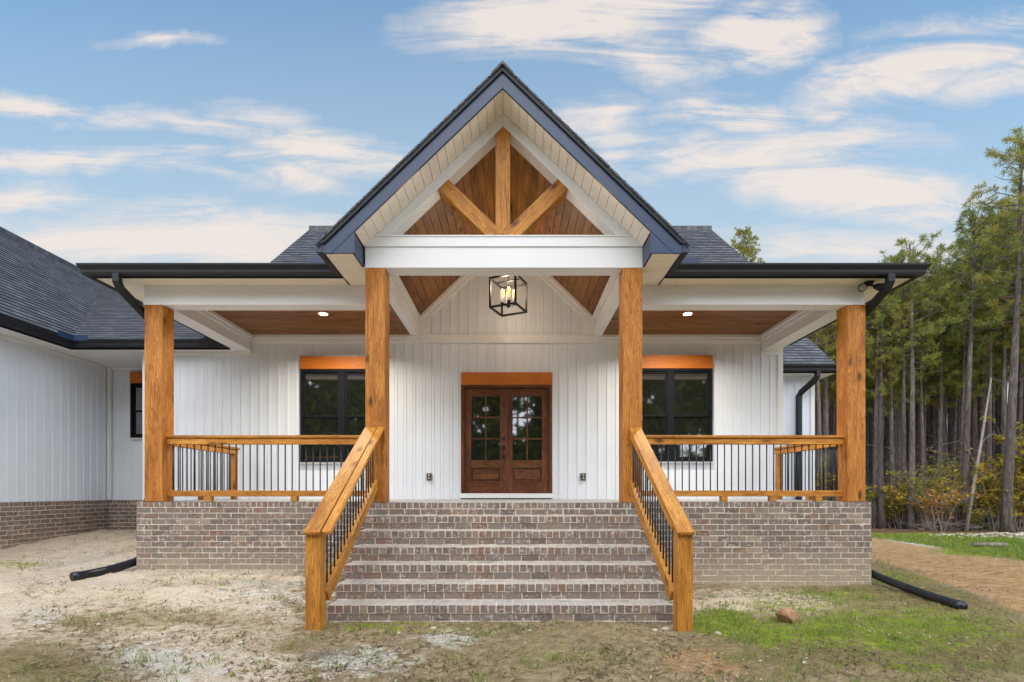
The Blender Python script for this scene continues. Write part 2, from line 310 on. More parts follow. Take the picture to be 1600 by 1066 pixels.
# ------------------------------------------------------------------ mesh helpers
class MB:
    """collects faces (with uv in metres, v along the grain) and links them as ONE mesh object"""
    def __init__(s): s.v = []; s.f = []; s.uv = []; s.mi = []; s.mats = []; s.sm = []
    def _mi(s, m):
        if m not in s.mats: s.mats.append(m)
        return s.mats.index(m)
    def face(s, pts, m, uv=None, smooth=False):
        i = len(s.v); s.v += [tuple(p) for p in pts]; s.f.append(tuple(range(i, i+len(pts))))
        s.uv.append(uv or [(0, 0)]*len(pts)); s.mi.append(s._mi(m)); s.sm.append(smooth)
    def box(s, x0, x1, y0, y1, z0, z1, m, g='z', T=None, top=1.0):
        b = len(s.v); P = [Vector((x, y, z)) for z in (z0, z1) for y in (y0, y1) for x in (x0, x1)]
        o = random.random()*9
        gi = 'xyz'.index(g)
        s.v += [tuple(T @ p) if T else tuple(p) for p in P]
        for q, n in (((0, 1, 5, 4), 1), ((3, 2, 6, 7), 1), ((2, 0, 4, 6), 0), ((1, 3, 7, 5), 0), ((4, 5, 7, 6), 2), ((2, 3, 1, 0), 2)):
            a = [i for i in range(3) if i != n]
            if gi in a: vi = gi; ui = [i for i in a if i != gi][0]
            else: ui, vi = a
            s.f.append(tuple(b+k for k in q)); s.uv.append([(P[k][ui]+o+n*.31, P[k][vi]) for k in q]); s.mi.append(s._mi(m)); s.sm.append(False)
    def beam(s, p, q, w, h, m, up=(0, 0, 1)):
        """square bar from p to q, w across, h along up"""
        p, q = Vector(p), Vector(q); d = (q-p); L = d.length; d.normalize(); u = Vector(up)
        x = d.cross(u).normalized(); z = x.cross(d).normalized()
        T = Matrix.Translation(p) @ Matrix((x, d, z)).transposed().to_4x4()
        s.box(-w/2, w/2, 0, L, -h/2, h/2, m, 'y', T)
    def prism(s, poly, y0, y1, m, ax='y'):
        """polygon in (x,z) drawn out along y (or (y,z) along x)"""
        f = (lambda a, b, t: (a, t, b)) if ax == 'y' else (lambda a, b, t: (t, a, b)) if ax == 'x' else (lambda a, b, t: (a, b, t))
        n = len(poly); o = random.random()*5
        A = sum(poly[i][0]*poly[(i+1) % n][1]-poly[(i+1) % n][0]*poly[i][1] for i in range(n))
        if (A < 0) == (ax != 'x' and ax != 'z') or (A > 0 and ax in 'xz' and False): pass
        i0 = len(s.v); s.v += [f(a, b, y0) for a, b in poly]+[f(a, b, y1) for a, b in poly]
        k = s._mi(m)
        s.f.append(tuple(i0+i for i in range(n))); s.uv.append([(a+o, b) for a, b in poly]); s.mi.append(k); s.sm.append(False)
        s.f.append(tuple(i0+n+i for i in reversed(range(n)))); s.uv.append([(a+o, b) for a, b in reversed(poly)]); s.mi.append(k); s.sm.append(False)
        for i in range(n):
            j = (i+1) % n
            s.f.append((i0+j, i0+i, i0+n+i, i0+n+j)); L = math.dist(poly[i], poly[j])
            s.uv.append([(L, y0), (0, y0), (0, y1), (L, y1)]); s.mi.append(k); s.sm.append(False)
    def tube(s, pts, rad, m, n=10, cap=True, smooth=True, square=None):
        pts = [Vector(p) for p in pts]; R_ = rad if isinstance(rad, (list, tuple)) else [rad]*len(pts)
        i0 = len(s.v); L = 0; k = s._mi(m); ref = None
        for i, p in enumerate(pts):
            d = (pts[min(i+1, len(pts)-1)]-pts[max(i-1, 0)]).normalized()
            if ref is None: ref = Vector((0, 0, 1)) if abs(d.z) < .9 else Vector((1, 0, 0))
            x = d.cross(ref).normalized(); y = d.cross(x).normalized(); ref = -y if False else ref
            for j in range(n):
                a = 2*math.pi*(j+.5)/n
                cx, cy = math.cos(a)*R_[i], math.sin(a)*R_[i]
                if square: cx, cy = (square[0] if cx > 0 else -square[0])/2, (square[1] if cy > 0 else -square[1])/2
                s.v.append(tuple(p+x*cx+y*cy))
        for i in range(len(pts)-1):
            for j in range(n):
                a, b = i0+i*n+j, i0+i*n+(j+1) % n
                s.f.append((a, b, b+n, a+n)); s.uv.append([(j/n, 0), ((j+1)/n, 0), ((j+1)/n, 1), (j/n, 1)]); s.mi.append(k); s.sm.append(smooth)
        if cap:
            s.f.append(tuple(i0+j for j in reversed(range(n)))); s.uv.append([(0, 0)]*n); s.mi.append(k); s.sm.append(False)
            e = i0+(len(pts)-1)*n
            s.f.append(tuple(e+j for j in range(n))); s.uv.append([(0, 0)]*n); s.mi.append(k); s.sm.append(False)
    def sweep(s, path, prof, m):
        """closed profile [(out, z)] swept along a plan path; out is to the right of travel; mitred corners, capped ends"""
        n = len(prof); i0 = len(s.v); k = s._mi(m); N = len(path)
        for i, p in enumerate(path):
            p = Vector(p).to_2d() if len(p) > 2 else Vector(p)
            def nrm(a, b): d = (Vector(b)-Vector(a)).normalized(); return Vector((d.y, -d.x))
            if i == 0: o = nrm(path[0], path[1])
            elif i == N-1: o = nrm(path[-2], path[-1])
            else:
                a, b = nrm(path[i-1], path[i]), nrm(path[i], path[i+1]); o = (a+b); o = o/(o.length**2)*2
            for (u, z) in prof: s.v.append((p.x+o.x*u, p.y+o.y*u, z))
        for i in range(N-1):
            for j in range(n):
                a, b = i0+i*n+j, i0+i*n+(j+1) % n
                s.f.append((a, b, b+n, a+n)); s.uv.append([(0, 0)]*4); s.mi.append(k); s.sm.append(False)
        s.f.append(tuple(i0+j for j in reversed(range(n)))); s.uv.append([(0, 0)]*n); s.mi.append(k); s.sm.append(False)
        s.f.append(tuple(i0+(N-1)*n+j for j in range(n))); s.uv.append([(0, 0)]*n); s.mi.append(k); s.sm.append(False)
    def build(s, name, parent=None, bevel=0, fix=True):
        me = bpy.data.meshes.new(name); me.from_pydata(s.v, [], s.f)
        for m in s.mats: me.materials.append(m)
        ul = me.uv_layers.new(name='uv')
        ul.data.foreach_set('uv', [c for f in s.uv for u in f for c in u])
        me.polygons.foreach_set('material_index', s.mi); me.polygons.foreach_set('use_smooth', s.sm)
        if fix:
            bm = bmesh.new(); bm.from_mesh(me); bmesh.ops.recalc_face_normals(bm, faces=bm.faces); bm.to_mesh(me); bm.free()
        me.update()
        o = bpy.data.objects.new(name, me); COL.objects.link(o)
        if parent: o.parent = parent
        if bevel:
            b = o.modifiers.new('bevel', 'BEVEL'); b.width = bevel; b.segments = 2; b.limit_method = 'ANGLE'; b.angle_limit = R(40)
        return o
def tag(o, label=None, cat=None, group=None, kind=None):
    for k, v in (('label', label), ('category', cat), ('group', group), ('kind', kind)):
        if v: o[k] = v
    return o
def thing(name, label, cat, loc=(0, 0, 0), group=None):
    o = bpy.data.objects.new(name, None); COL.objects.link(o); o.location = loc
    o.empty_display_size = .2
    return tag(o, label, cat, group)
def at(px, py, d):
    """measured picture position at a distance d -> place in the scene"""
    return Vector(((px-802)*d/800+.13, d, 1.288-(py-768.5)*d/800))
def box1(name, parent, x0, x1, y0, y1, z0, z1, m, g='z', bevel=.004):
    b = MB(); b.box(x0, x1, y0, y1, z0, z1, m, g); return b.build(name, parent, bevel)

# ------------------------------------------------------------------ key sizes of the house
PZ = 1.148                                # porch floor
DC, DO, DW = 6.56, 7.16, 9.65             # brick faces: middle, sides; house wall
PC, PO = 6.62, 7.22                       # post fronts
SL = .965                                 # gable slope
ZS = 4.20                                 # porch soffit
BL, BC, BH = .2032, .0794, .085           # brick pitch, course, rowlock height

house = thing('house', 'white board and batten house with black roof edges, timber porch and front gable', 'house', (0, 8, 0))
HM = Matrix.Translation((0, 8, 0)).inverted()
_build = MB.build
def hpart(mb, name, parent=None, bevel=0):
    o = mb.build(name, parent or house, bevel)
    if (parent or house) is house: o.matrix_parent_inverse = HM
    return o
def hbox(name, *a, parent=None, **k):
    b = MB(); g = k.pop('g', 'z'); bev = k.pop('bevel', .004); b.box(*a, g); return hpart(b, name, parent, bev)

def brick_wall(mb, p, d, length, ztop, zbot, rowlock=True, bm=None, seed=0, th=.10):
    """real bricks set in a mortar slab. p: plan corner, d: plan direction; outward is to the right of d"""
    bm = bm or M['brick']; rnd = random.Random(seed)
    d = Vector(d).normalized(); T = Matrix.Translation((p[0], p[1], 0)) @ Matrix(((d.x, d.y, 0), (-d.y, d.x, 0), (0, 0, 1))).transposed().to_4x4() if False else \
        Matrix(((d.x, -d.y, 0, p[0]), (d.y, d.x, 0, p[1]), (0, 0, 1, 0), (0, 0, 0, 1)))
    mb.box(.004, length-.004, .0035, th, zbot, ztop-.006, M['mortar'], 'x', T)
    z = ztop
    def one(x0, x1, z0, z1):
        if x1-x0 < .012: return
        j = rnd.uniform(-.0028, .0028); e = rnd.uniform(-.0026, .0026); x0 += rnd.uniform(-.002, .002); x1 += rnd.uniform(-.002, .002)
        mb.box(x0, x1, j, .05, z0+e, z1+e*.5, bm, 'x', T)
    if rowlock:
        n = round(length/BC); w = length/n
        for i in range(n): one(i*w+.0055, (i+1)*w-.0055, z-BH+.0125, z)
        z -= BH
    k = 0
    while z > zbot:
        o = (.5*BL if k % 2 else 0)+rnd.uniform(-.006, .006); x = -o
        while x < length:
            one(max(0, x+.006), min(length, x+BL-.006), z-BC+.0125, z)
            x += BL
        z -= BC; k += 1

# ground height, needed by everything that stands on it
def sst(a, b, x):
    t = max(0, min(1, (x-a)/(b-a))); return t*t*(3-2*t)
def gz(x, y):
    left = sst(-.8, -3.2, x)*(.19*sst(5.0, 7.0, y)+.24*sst(7.4, 10.6, y)) + sst(-6, -8.4, x)*.06*sst(5.5, 8, y)
    right = -.03*sst(1.5, 4, x)*sst(4.5, 7, y)-.30*sst(8, 19, y)*sst(-1, 6, x)
    r = math.hypot(x, y)
    return left+right-.35*sst(40, 150, r)
# porch base: five brick faces, rowlock on top
b = MB()
brick_wall(b, (-5.14, DO), (1, 0), 3.27, PZ, -.15, seed=1)
brick_wall(b, (1.87, DO), (1, 0), 3.27, PZ, -.15, seed=2)
brick_wall(b, (-1.87, DO+.0), (0, -1), DO-DC, PZ, -.15, seed=3)
brick_wall(b, (-1.87, DC), (1, 0), 3.74, PZ, -.15, seed=4, bm=M['step_brick'])
brick_wall(b, (1.87, DC), (0, 1), DO-DC, PZ, -.15, seed=5)
brick_wall(b, (-5.14, DW+.2), (0, -1), DW+.2-DO, PZ, -.1, seed=6)
brick_wall(b, (5.14, DO), (0, 1), DW+.2-DO, PZ, -.15, seed=7)
hpart(b, 'porch_base')
b = MB()
b.prism([(-5.03, DO+.11), (-1.76, DO+.11), (-1.76, DC+.11), (1.76, DC+.11), (1.76, DO+.11), (5.03, DO+.11), (5.03, DW), (-5.03, DW)], .6, PZ-.001, M['concrete'], 'z')
hpart(b, 'porch_floor')

# brick steps
steps = thing('brick_steps', 'broad flight of brick steps climbing to the front porch', 'steps', (0, 5.0, 0))
TR, RI = .25, .164
rn = random.Random(3)
for k in range(1, 7):
    yk, zt = DC-TR*k, PZ-RI*k; b = MB()
    b.box(-1.70, 1.70, yk+.016, yk+TR+.03, -.12, zt-.004, M['mortar'], 'x'); b.box(-1.702, 1.702, yk+.005, yk+.19, zt-BH+.004, zt-.005, M['mortar'], 'x')
    n = 43; w = 3.42/n
    for i in range(n):
        j, e, t = rn.uniform(-.004, .004), rn.uniform(-.003, .003), rn.uniform(-.002, .002)
        b.box(-1.71+i*w+.006+t, -1.71+(i+1)*w-.006+t, yk+j, yk+.195, zt-BH+.012, zt+e, M['step_brick'], 'y')
    x = -1.71-(k % 2)*.1
    while x < 1.71:
        for rr in range(int(math.ceil(zt/BC)) if k == 6 else 1):
            b.box(max(-1.71, x+.005+(rr % 2)*.1), min(1.71, x+BL-.005+(rr % 2)*.1), yk+.012+rn.uniform(-.003, .003), yk+.07, zt-BH-BC*(rr+1)+.012, zt-BH-BC*rr, M['step_brick'], 'x')
        # short bricks behind the rowlock finish the tread
        b.box(max(-1.70, x+.005), min(1.70, x+BL-.005), yk+.205, yk+TR+.01, zt-.05, zt-.001+rn.uniform(-.003, .002), M['step_brick'], 'x')
        x += BL
    for sx in (-1, 1):          # cheeks
        z = zt-BH; kk = 0
        while z > -.05:
            x0 = -1.71 if sx < 0 else 1.66
            b.box(x0, x0+.05, yk+.02+(kk % 2)*.09, yk+.02+(kk % 2)*.09+.16, z-BC+.01, z, M['step_brick'], 'y'); z -= BC; kk += 1
    o = b.build('step', steps); o.matrix_parent_inverse = Matrix.Translation((0, -5.0, 0))

# ------------------------------------------------------------------ siding
def siding(mb, p, d, length, zb, zt, pitch=.171, m=None, start=0.0):
    """vertical boards with raised battens; zt may be a function of the distance along"""
    m = m or M['siding']; d = Vector(d).normalized(); o = Vector((d.y, -d.x))
    f = zt if callable(zt) else (lambda s: zt)
    xs = []; x = -start
    while x < length:
        for dx, h in ((0, 0), (pitch*.62, 0), (pitch*.62+.003, -.006), (pitch*.66, -.006), (pitch*.66+.004, .008), (pitch-.012, .008), (pitch-.001, 0)):
            if 0 <= x+dx <= length: xs.append((x+dx, h))
        x += pitch
    xs = [(0, 0)]+xs+[(length, 0)]
    for c in ((lambda: 0)(),): pass
    if callable(zt) and 0 < getattr(zt, 'apex', -1) < length: xs.append((zt.apex, 0)); xs.sort()
    P = lambda s, h, z: (p[0]+d.x*s+o.x*h, p[1]+d.y*s+o.y*h, z)
    for (s0, h0), (s1, h1) in zip(xs, xs[1:]):
        if s1-s0 < 1e-5: continue
        mb.face([P(s0, h0, zb), P(s1, h1, zb), P(s1, h1, f(s1)), P(s0, h0, f(s0))], m)
EAVE = 3.912
b = MB()
siding(b, (-6.83, DW), (1, 0), 1.79, PZ-.05, EAVE+.02)
siding(b, (-5.04, DW), (1, 0), 5.04-1.66, PZ-.05, 4.26, start=.08)
zt = lambda s: 6.16-SL*abs(s-1.66); zt.apex = 1.66
siding(b, (-1.66, DW), (1, 0), 3.32, PZ-.05, zt, start=.03)
siding(b, (1.66, DW), (1, 0), 5.187-1.66, PZ-.05, 4.26, start=.06)
siding(b, (5.187, DW), (0, 1), 2.0, PZ-.05, 4.26)
siding(b, (-6.83, DW+1.17), (0, -1), 1.17, 1.11, EAVE+.02)
hpart(b, 'front_wall')
b = MB()
siding(b, (-8.418, 10.82), (1, 0), 1.60, 1.11, EAVE+.02)
hpart(b, 'recess_wall')
b = MB()
siding(b, (-8.418, 6.3), (0, 1), 10.82-6.3, 1.11, EAVE+.02)
siding(b, (-16.0, 6.3), (1, 0), 7.58, 1.11, lambda s: EAVE+.03+.80*min(s, 7.58-s))
hpart(b, 'wing_wall')
b = MB()
brick_wall(b, (-8.393, 6.28), (0, 1), 10.80-6.28, 1.11, 0.1, seed=11)
brick_wall(b, (-8.393, 10.795), (1, 0), 1.56, 1.11, 0.2, seed=12)
brick_wall(b, (-6.83, 10.795), (0, -1), 1.17, 1.11, .2, seed=13)
brick_wall(b, (-6.83, DW-.02), (1, 0), 1.7, 1.11, .1, seed=14)
brick_wall(b, (-16, 6.28), (1, 0), 7.6, 1.11, -.1, seed=15)
hpart(b, 'brick_base')
b = MB()
siding(b, (5.19, 11.6), (1, 0), 1.74, 1.0, EAVE+.02)
siding(b, (6.93, 11.6), (0, 1), 8, 1.0, EAVE+.02)
brick_wall(b, (5.19, 11.58), (1, 0), 1.75, 1.0, -.5, seed=16)
brick_wall(b, (6.94, 11.58), (0, 1), 8, 1.0, -.5, seed=17)
hpart(b, 'side_wing_wall')
# corner boards
for q in ((-6.845, -6.76, DW-.022, DW+.06, PZ-.03, EAVE), (5.11, 5.205, DW-.022, DW+.07, PZ, 4.2), (6.86, 6.95, 11.578, 11.66, 1.0, EAVE), (-8.40, -8.33, 10.75, 10.80, 1.12, EAVE)):
    hbox('corner_board', *q, M['trim'], bevel=.003)

# ------------------------------------------------------------------ posts, beams, ceilings
for (x0, x1, y, zt) in ((-1.785, -1.53, PC, 4.184), (1.545, 1.80, PC, 4.184), (-5.075, -4.82, PO, 3.928), (4.845, 5.10, PO, 3.928)):
    hbox('post', x0, x1, y, y+.255, PZ+.001, zt+.01, M['cedar'], bevel=.010)
def crown(mb, x0, x1, y0, y1, z): mb.box(x0, x1, y0, y1, z-.075, z-.003, M['trim'], 'x'); 
for sx in (-1, 1):
    b = MB(); X = lambda a, c: (min(sx*a, sx*c), max(sx*a, sx*c))
    b.box(*X(1.79, 5.08), PO+.001, PO+.25, 3.932, ZS+.03, M['trim'], 'x')
    b.box(*X(1.79, 5.083), PO-.010, PO+.06, 3.922, 3.962, M['trim'], 'x')
    b.box(*X(4.80, 5.08), PO+.25, DW-.03, 3.932, ZS+.03, M['trim'], 'y')
    hpart(b, 'porch_beam', None, .004)
    b = MB()      # crown moulding round the inside of the side ceiling
    for (w, h) in ((.035, .115), (.065, .06)):
        b.box(*X(1.79, 4.80), PO+.25, PO+.25+w, 4.22-h, 4.222, M['trim'], 'x')
        b.box(*X(4.80-w, 4.80), PO+.25, DW-.04, 4.22-h, 4.222, M['trim'], 'y')
        b.box(*X(1.66, 4.80), DW-.04-w, DW-.04, 4.22-h, 4.222, M['trim'], 'x')
    hpart(b, 'crown_moulding', None, .006)
    b = MB(); y = PO+.24; i = 0      # tongue and groove boards
    while y < DW-.03:
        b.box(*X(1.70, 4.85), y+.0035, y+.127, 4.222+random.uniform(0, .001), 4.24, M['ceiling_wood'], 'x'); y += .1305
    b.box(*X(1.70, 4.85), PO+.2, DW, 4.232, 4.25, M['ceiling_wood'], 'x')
    hpart(b, 'porch_ceiling')
    b = MB()
    b.box(*X(1.655, 1.785), PC+.255, DW-.02, 4.205, 4.62, M['trim'], 'y')
    b.box(*X(1.60, 1.655), PC+.27, DW-.02, 4.50, 4.56, M['trim'], 'y'); b.box(*X(1.625, 1.655), PC+.27, DW-.02, 4.44, 4.50, M['trim'], 'y')
    hpart(b, 'bay_beam', None, .004)
    # vaulted ceiling: boards running back towards the wall
    b = MB(); s = 0.0
    while s < 1.72:
        x0, x1 = s+.003, min(1.75, s+.091)
        e = random.uniform(0, .001)
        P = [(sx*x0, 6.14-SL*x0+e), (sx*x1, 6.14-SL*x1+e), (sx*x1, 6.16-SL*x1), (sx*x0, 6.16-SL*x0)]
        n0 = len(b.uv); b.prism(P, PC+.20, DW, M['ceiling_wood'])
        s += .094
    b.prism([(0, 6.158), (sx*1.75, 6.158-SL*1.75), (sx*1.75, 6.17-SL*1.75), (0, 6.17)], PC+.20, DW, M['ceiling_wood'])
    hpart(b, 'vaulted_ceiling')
# front gable: beam, rake boards, timber truss
b = MB()
b.box(-1.787, 1.802, PC-.002, PC+.245, 4.184, 4.45, M['trim'], 'x'); b.box(-1.787, 1.802, PC-.016, PC+.245, 4.452, 4.594, M['trim'], 'x')
b.box(-1.787, 1.802, PC-.026, PC+.0, 4.578, 4.597, M['trim'], 'x')
hpart(b, 'gable_beam', None, .003)
b = MB()
for sx in (-1, 1):
    b.prism([(0, 6.195), (sx*1.66, 6.195-SL*1.66), (sx*1.485, 6.026-SL*1.485), (0, 6.026)], PC+.01, PC+.23, M['trim'])
hpart(b, 'rake_beam', None, .003)
hbox('king_post', -.10, .09, PC+.02, PC+.21, 4.597, 6.06, M['rail_wood'])
for sx in (-1, 1):
    b = MB(); pl = at(733, 322, PC+.1); cx = -.005
    L = Vector((-.72, PC+.115, 5.22)); E = Vector((-.045, PC+.115, 4.56))
    if sx > 0: L.x = -L.x-.01; E.x = -E.x-.01
    d = (E-L).normalized(); b.beam(L-d*.12, E+d*.0, .185, .195, M['rail_wood'], (0, 1, 0)); 
    hpart(b, 'brace', None, .006)
# rake board and frieze on the wall under the vault
b = MB()
yA, yB = DW-.045, DW+.01
b.box(-1.72, 1.72, yA, yB, 4.083, 4.235, M['trim'], 'x')
for sx in (-1, 1):
    b.prism([(0, 6.14), (sx*1.434, 6.14-SL*1.434), (sx*1.434, 5.96-SL*1.434), (0, 5.96)], yA, yB, M['trim'])
    b.prism([(sx*1.434, 6.14-SL*1.434), (sx*1.70, 6.14-SL*1.70), (sx*1.70, 4.236), (sx*1.434, 4.236)], yA, yB, M['trim'])
    b.prism([(0, 6.14), (sx*1.62, 6.14-SL*1.62), (sx*1.62, 6.06-SL*1.62), (0, 6.06)], yA-.045, yA-.002, M['trim'])
    b.box(*sorted((sx*1.74, sx*4.80)), yA+.004, yB, 4.083, 4.20, M['trim'], 'x')
    b.box(*sorted((sx*4.78, sx*5.11)), yA+.008, yB, 3.86, 3.93, M['trim'], 'x')
b.box(-6.76, -5.09, yA+.004, yB, 3.86, EAVE-.004, M['trim'], 'x')
hpart(b, 'wall_frieze', None, .003)
# recessed lights
for x in (-3.0, 3.0):
    b = MB(); b.tube([(x, 8.43, 4.224), (x, 8.43, 4.214)], .085, M['trim'], 24); o = hpart(b, 'recessed_light')
    b = MB(); b.tube([(x, 8.43, 4.2135), (x, 8.43, 4.2115)], .066, M['lamp'], 24); b.build('lamp_lens', o)
    l = bpy.data.lights.new('recessed_glow', 'AREA'); l.shape = 'DISK'; l.size = .13; l.energy = 36; l.color = (1, .90, .76); l.spread = R(150)
    lo = bpy.data.objects.new('recessed_glow', l); COL.objects.link(lo); lo.location = (x, 8.43, 4.205); lo.parent = house; lo.matrix_parent_inverse = HM

# ------------------------------------------------------------------ roofs
def course_roof(mb, a, bb, c, dd, n=None):
    """shingle courses between eave edge a-b and upper edge d-c"""
    a, bb, c, dd = map(Vector, (a, bb, c, dd)); L = ((dd-a).length+(c-bb).length)/2
    n = n or max(1, round(L/.14)); nrm = (bb-a).cross(dd-a).normalized()
    if nrm.z < 0: nrm = -nrm
    ex = (bb-a).normalized(); o = random.random()*3
    for i in range(n):
        t0, t1 = i/n, (i+1)/n
        l0, r0, l1, r1 = a.lerp(dd, t0), bb.lerp(c, t0), a.lerp(dd, t1), bb.lerp(c, t1)
        k = nrm*.016
        U = lambda p, v: ((p-a).dot(ex)+o, v)
        v0, v1 = i*.14+.004, i*.14+.138
        mb.face([l0+k, r0+k, r1+nrm*.002, l1+nrm*.002], M['shingle'], [U(l0, v0), U(r0, v0), U(r1, v1), U(l1, v1)])
        mb.face([l0, r0, r0+k, l0+k], M['shingle'], [U(l0, v0), U(r0, v0), U(r0, v0), U(l0, v0)])
def nofix(mb, name):
    o = mb.build(name, house, 0, False); o.matrix_parent_inverse = HM; return o
# front gable roof
GX = 2.16
b = MB()
for sx in (-1, 1):
    b.prism([(0, 6.46), (sx*GX, 6.46-SL*GX), (sx*GX, 6.43-SL*GX), (0, 6.43)], 6.205, 13.0, M['shingle'])
    e0, e1 = (sx*(GX+.02), 6.19, 6.462-SL*(GX+.02)), (sx*(GX+.02), 13.0, 6.462-SL*(GX+.02))
    course_roof(b, e0, e1, (0, 13.0, 6.462), (0, 6.19, 6.462))
    # ragged shingle ends along the rake
    s = 0.03
    while s < GX:
        l = .13; z = 6.462-SL*s
        b.prism([(sx*s, z-.016), (sx*(s+l), z-SL*l-.016), (sx*(s+l), z-SL*l+.013), (sx*s, z+.010)], 6.182+random.uniform(-.004, .004), 6.21, M['shingle'])
        s += .14
for i in range(22):
    y = 6.17+i*.3
    b.prism([(-.13, 6.462-.13*SL+.018), (0, 6.487), (.13, 6.462-.13*SL+.018), (.13, 6.462-.13*SL-.01), (0, 6.45), (-.13, 6.462-.13*SL-.01)], y, y+.31, M['shingle'])
nofix(b, 'gable_roof')
b = MB()
for sx in (-1, 1):
    b.prism([(0, 6.39), (sx*2.185, 6.39-SL*2.185), (sx*2.185, 4.188), (sx*2.082, 4.188), (0, 6.195)], 6.222, 6.252, M['fascia'])
    b.prism([(0, 6.445), (sx*2.175, 6.445-SL*2.175), (sx*2.175, 6.385-SL*2.175), (0, 6.385)], 6.196, 6.245, M['black'])
    b.prism([(sx*2.08, 4.19), (sx*1.80, 4.19), (sx*1.80, 6.193-SL*1.80)], 6.226, 6.25, M['fascia'])
    b.prism([(6.25, 4.19), (PC-.0, 4.19), (PC-.0, 6.17-SL*1.80), (6.25, 6.17-SL*1.80)], sx*1.803, sx*1.825, M['fascia'], 'x')
    b.box(*sorted((sx*2.165, sx*2.185)), 6.252, 7.2, 4.19, 4.36, M['fascia'], 'y')
hpart(b, 'gable_fascia', None, .002)
b = MB()
for sx in (-1, 1):
    s = 0.0
    while s < 1.80:        # ribbed rake soffit
        x0, x1 = s+.002, min(1.80, s+.098)
        b.prism([(sx*x0, 6.197-SL*x0), (sx*x1, 6.197-SL*x1), (sx*x1, 6.224-SL*x1), (sx*x0, 6.224-SL*x0)], 6.252, PC+.03, M['soffit']); s += .101
    b.prism([(0, 6.222), (sx*1.8, 6.222-SL*1.8), (sx*1.8, 6.24-SL*1.8), (0, 6.24)], 6.252, PC+.03, M['trim'])
    y = 6.235
    while y < 7.02:        # under the gable's side eave
        b.box(*sorted((sx*(1.83 if y < PC-.02 else 1.79), sx*2.17)), y+.003, y+.097, 4.192, 4.21, M['soffit'], 'x'); y += .1
hpart(b, 'gable_soffit')
KP = lambda z0, h=.125, w=.12: [(0, z0), (w*.62, z0), (w*.70, z0+h*.2), (w*.72, z0+h*.45), (w*.95, z0+h*.75), (w, z0+h*.86), (w, z0+h), (w*.93, z0+h), (w*.88, z0+h*.9), (.008, z0+h*.85), (0, z0+h)]
# porch eaves
for sx in (-1, 1):
    b = MB(); y = 0
    x = 2.18
    while x < 5.56:
        b.box(*sorted((sx*(x+.002), sx*min(5.56, x+.1115))), 6.96, PO+.02, ZS, ZS+.025, M['soffit'], 'y'); x += .1135
    y = PO+.021
    while y < DW+.6:
        b.box(*sorted((sx*5.07, sx*5.56)), y+.0012, y+.112, ZS, ZS+.02, M['soffit'], 'x'); y += .1135
    b.box(*sorted((sx*1.79, sx*5.56)), 6.96, PO+.02, ZS+.024, ZS+.03, M['soffit'], 'y')
    b.box(*sorted((sx*1.79, sx*2.18)), 7.02, PO+.02, ZS+.0, ZS+.024, M['soffit'], 'y')
    hpart(b, 'porch_soffit')
    b = MB()
    path = [(-5.58, 10.2), (-5.58, 6.95), (-2.19, 6.95), (-2.19, 6.235)] if sx < 0 else [(2.19, 6.235), (2.19, 6.95), (5.58, 6.95), (5.58, 10.2)]
    b.sweep([Vector(p) for p in path], KP(4.205, .135, .125), M['black'])
    b.sweep([Vector(p) for p in path], [(-.02, 4.19), (.0, 4.19), (.0, 4.355), (-.02, 4.355)], M['black'])
    g = hpart(b, 'gutter')
    b = MB(); b.prism([(sx*(2.19+u), z) for u, z in KP(4.203, .139, .128)], 6.226, 6.2345, M['fascia']); b.build('end_cap', g)  # blue fascia colour on the cap paints in the sky light it catches
    b = MB()     # splash guard where the two gutters meet
    b.box(*sorted((sx*2.31, sx*2.62)), 6.835, 6.842, 4.335, 4.42, M['fascia'], 'x'); b.box(*sorted((sx*2.31, sx*2.317)), 6.6, 6.835, 4.335, 4.42, M['fascia'], 'x')
    b.build('splash_guard', g)
    b = MB()     # downspout
    b.tube([(sx*5.20, 6.89, 4.22), (sx*5.20, 6.89, 4.12), (sx*5.195, 6.94, 4.04), (sx*5.145, 7.44, 3.78), (sx*5.14, 7.52, 3.68), (sx*5.14, 7.52, 1.36), (sx*5.20, 7.52, 1.22), (sx*5.22, 7.45, 1.08), (sx*5.22, 7.42, .30 if sx < 0 else .1)], .06, M['black'], 4, True, False, (.075, .095))
    hpart(b, 'downspout', None, .008)
for sx in (-1, 1):
    b = MB()
    course_roof(b, (sx*1.85, 6.90, 4.352), (sx*5.62, 6.90, 4.352), (sx*5.0, 9.7, 5.03), (sx*1.85, 9.7, 5.03))
    b.box(*sorted((sx*1.80, sx*5.6)), 6.95, 9.72, 4.30, 4.34, M['black'], 'x')
    course_roof(b, (sx*5.62, 6.9, 4.352), (sx*5.62, 11.6, 4.352), (sx*5.0, 11.6, 5.03), (sx*5.0, 9.7, 5.03))
    nofix(b, 'porch_roof')
# main roof
b = MB()
course_roof(b, (-5.17, 9.72, 5.06), (5.28, 9.72, 5.06), (5.28, 13.41, 8.18), (-5.17, 13.41, 8.18))
course_roof(b, (5.28, 17.5, 4.705), (-5.17, 17.5, 4.705), (-5.17, 13.41, 8.18), (5.28, 13.41, 8.18))
for x in (-5.16, 5.26): b.prism([(9.3, 4.70), (13.41, 8.175), (17.5, 4.70), (17.5, 4.5), (13.41, 7.97), (9.3, 4.5)], x, x+.02, M['fascia'], 'x')
b.box(-5.17, 5.28, 13.28, 13.54, 8.06, 8.19, M['shingle'], 'x')
nofix(b, 'main_roof')
b = MB()
for x, d in ((-5.02, -1), (5.14, 1)):
    b.prism([(DW+.2, 2.0), (DW+.2, 5.0), (13.41, 8.05), (17.2, 4.9), (17.2, 0), (12.0, 0)], x, x+.05, M['siding'], 'x')
b.box(-5.0, 6.9, 19.0, 19.1, -.5, 4.0, M['siding'], 'x')
hpart(b, 'upper_wall')
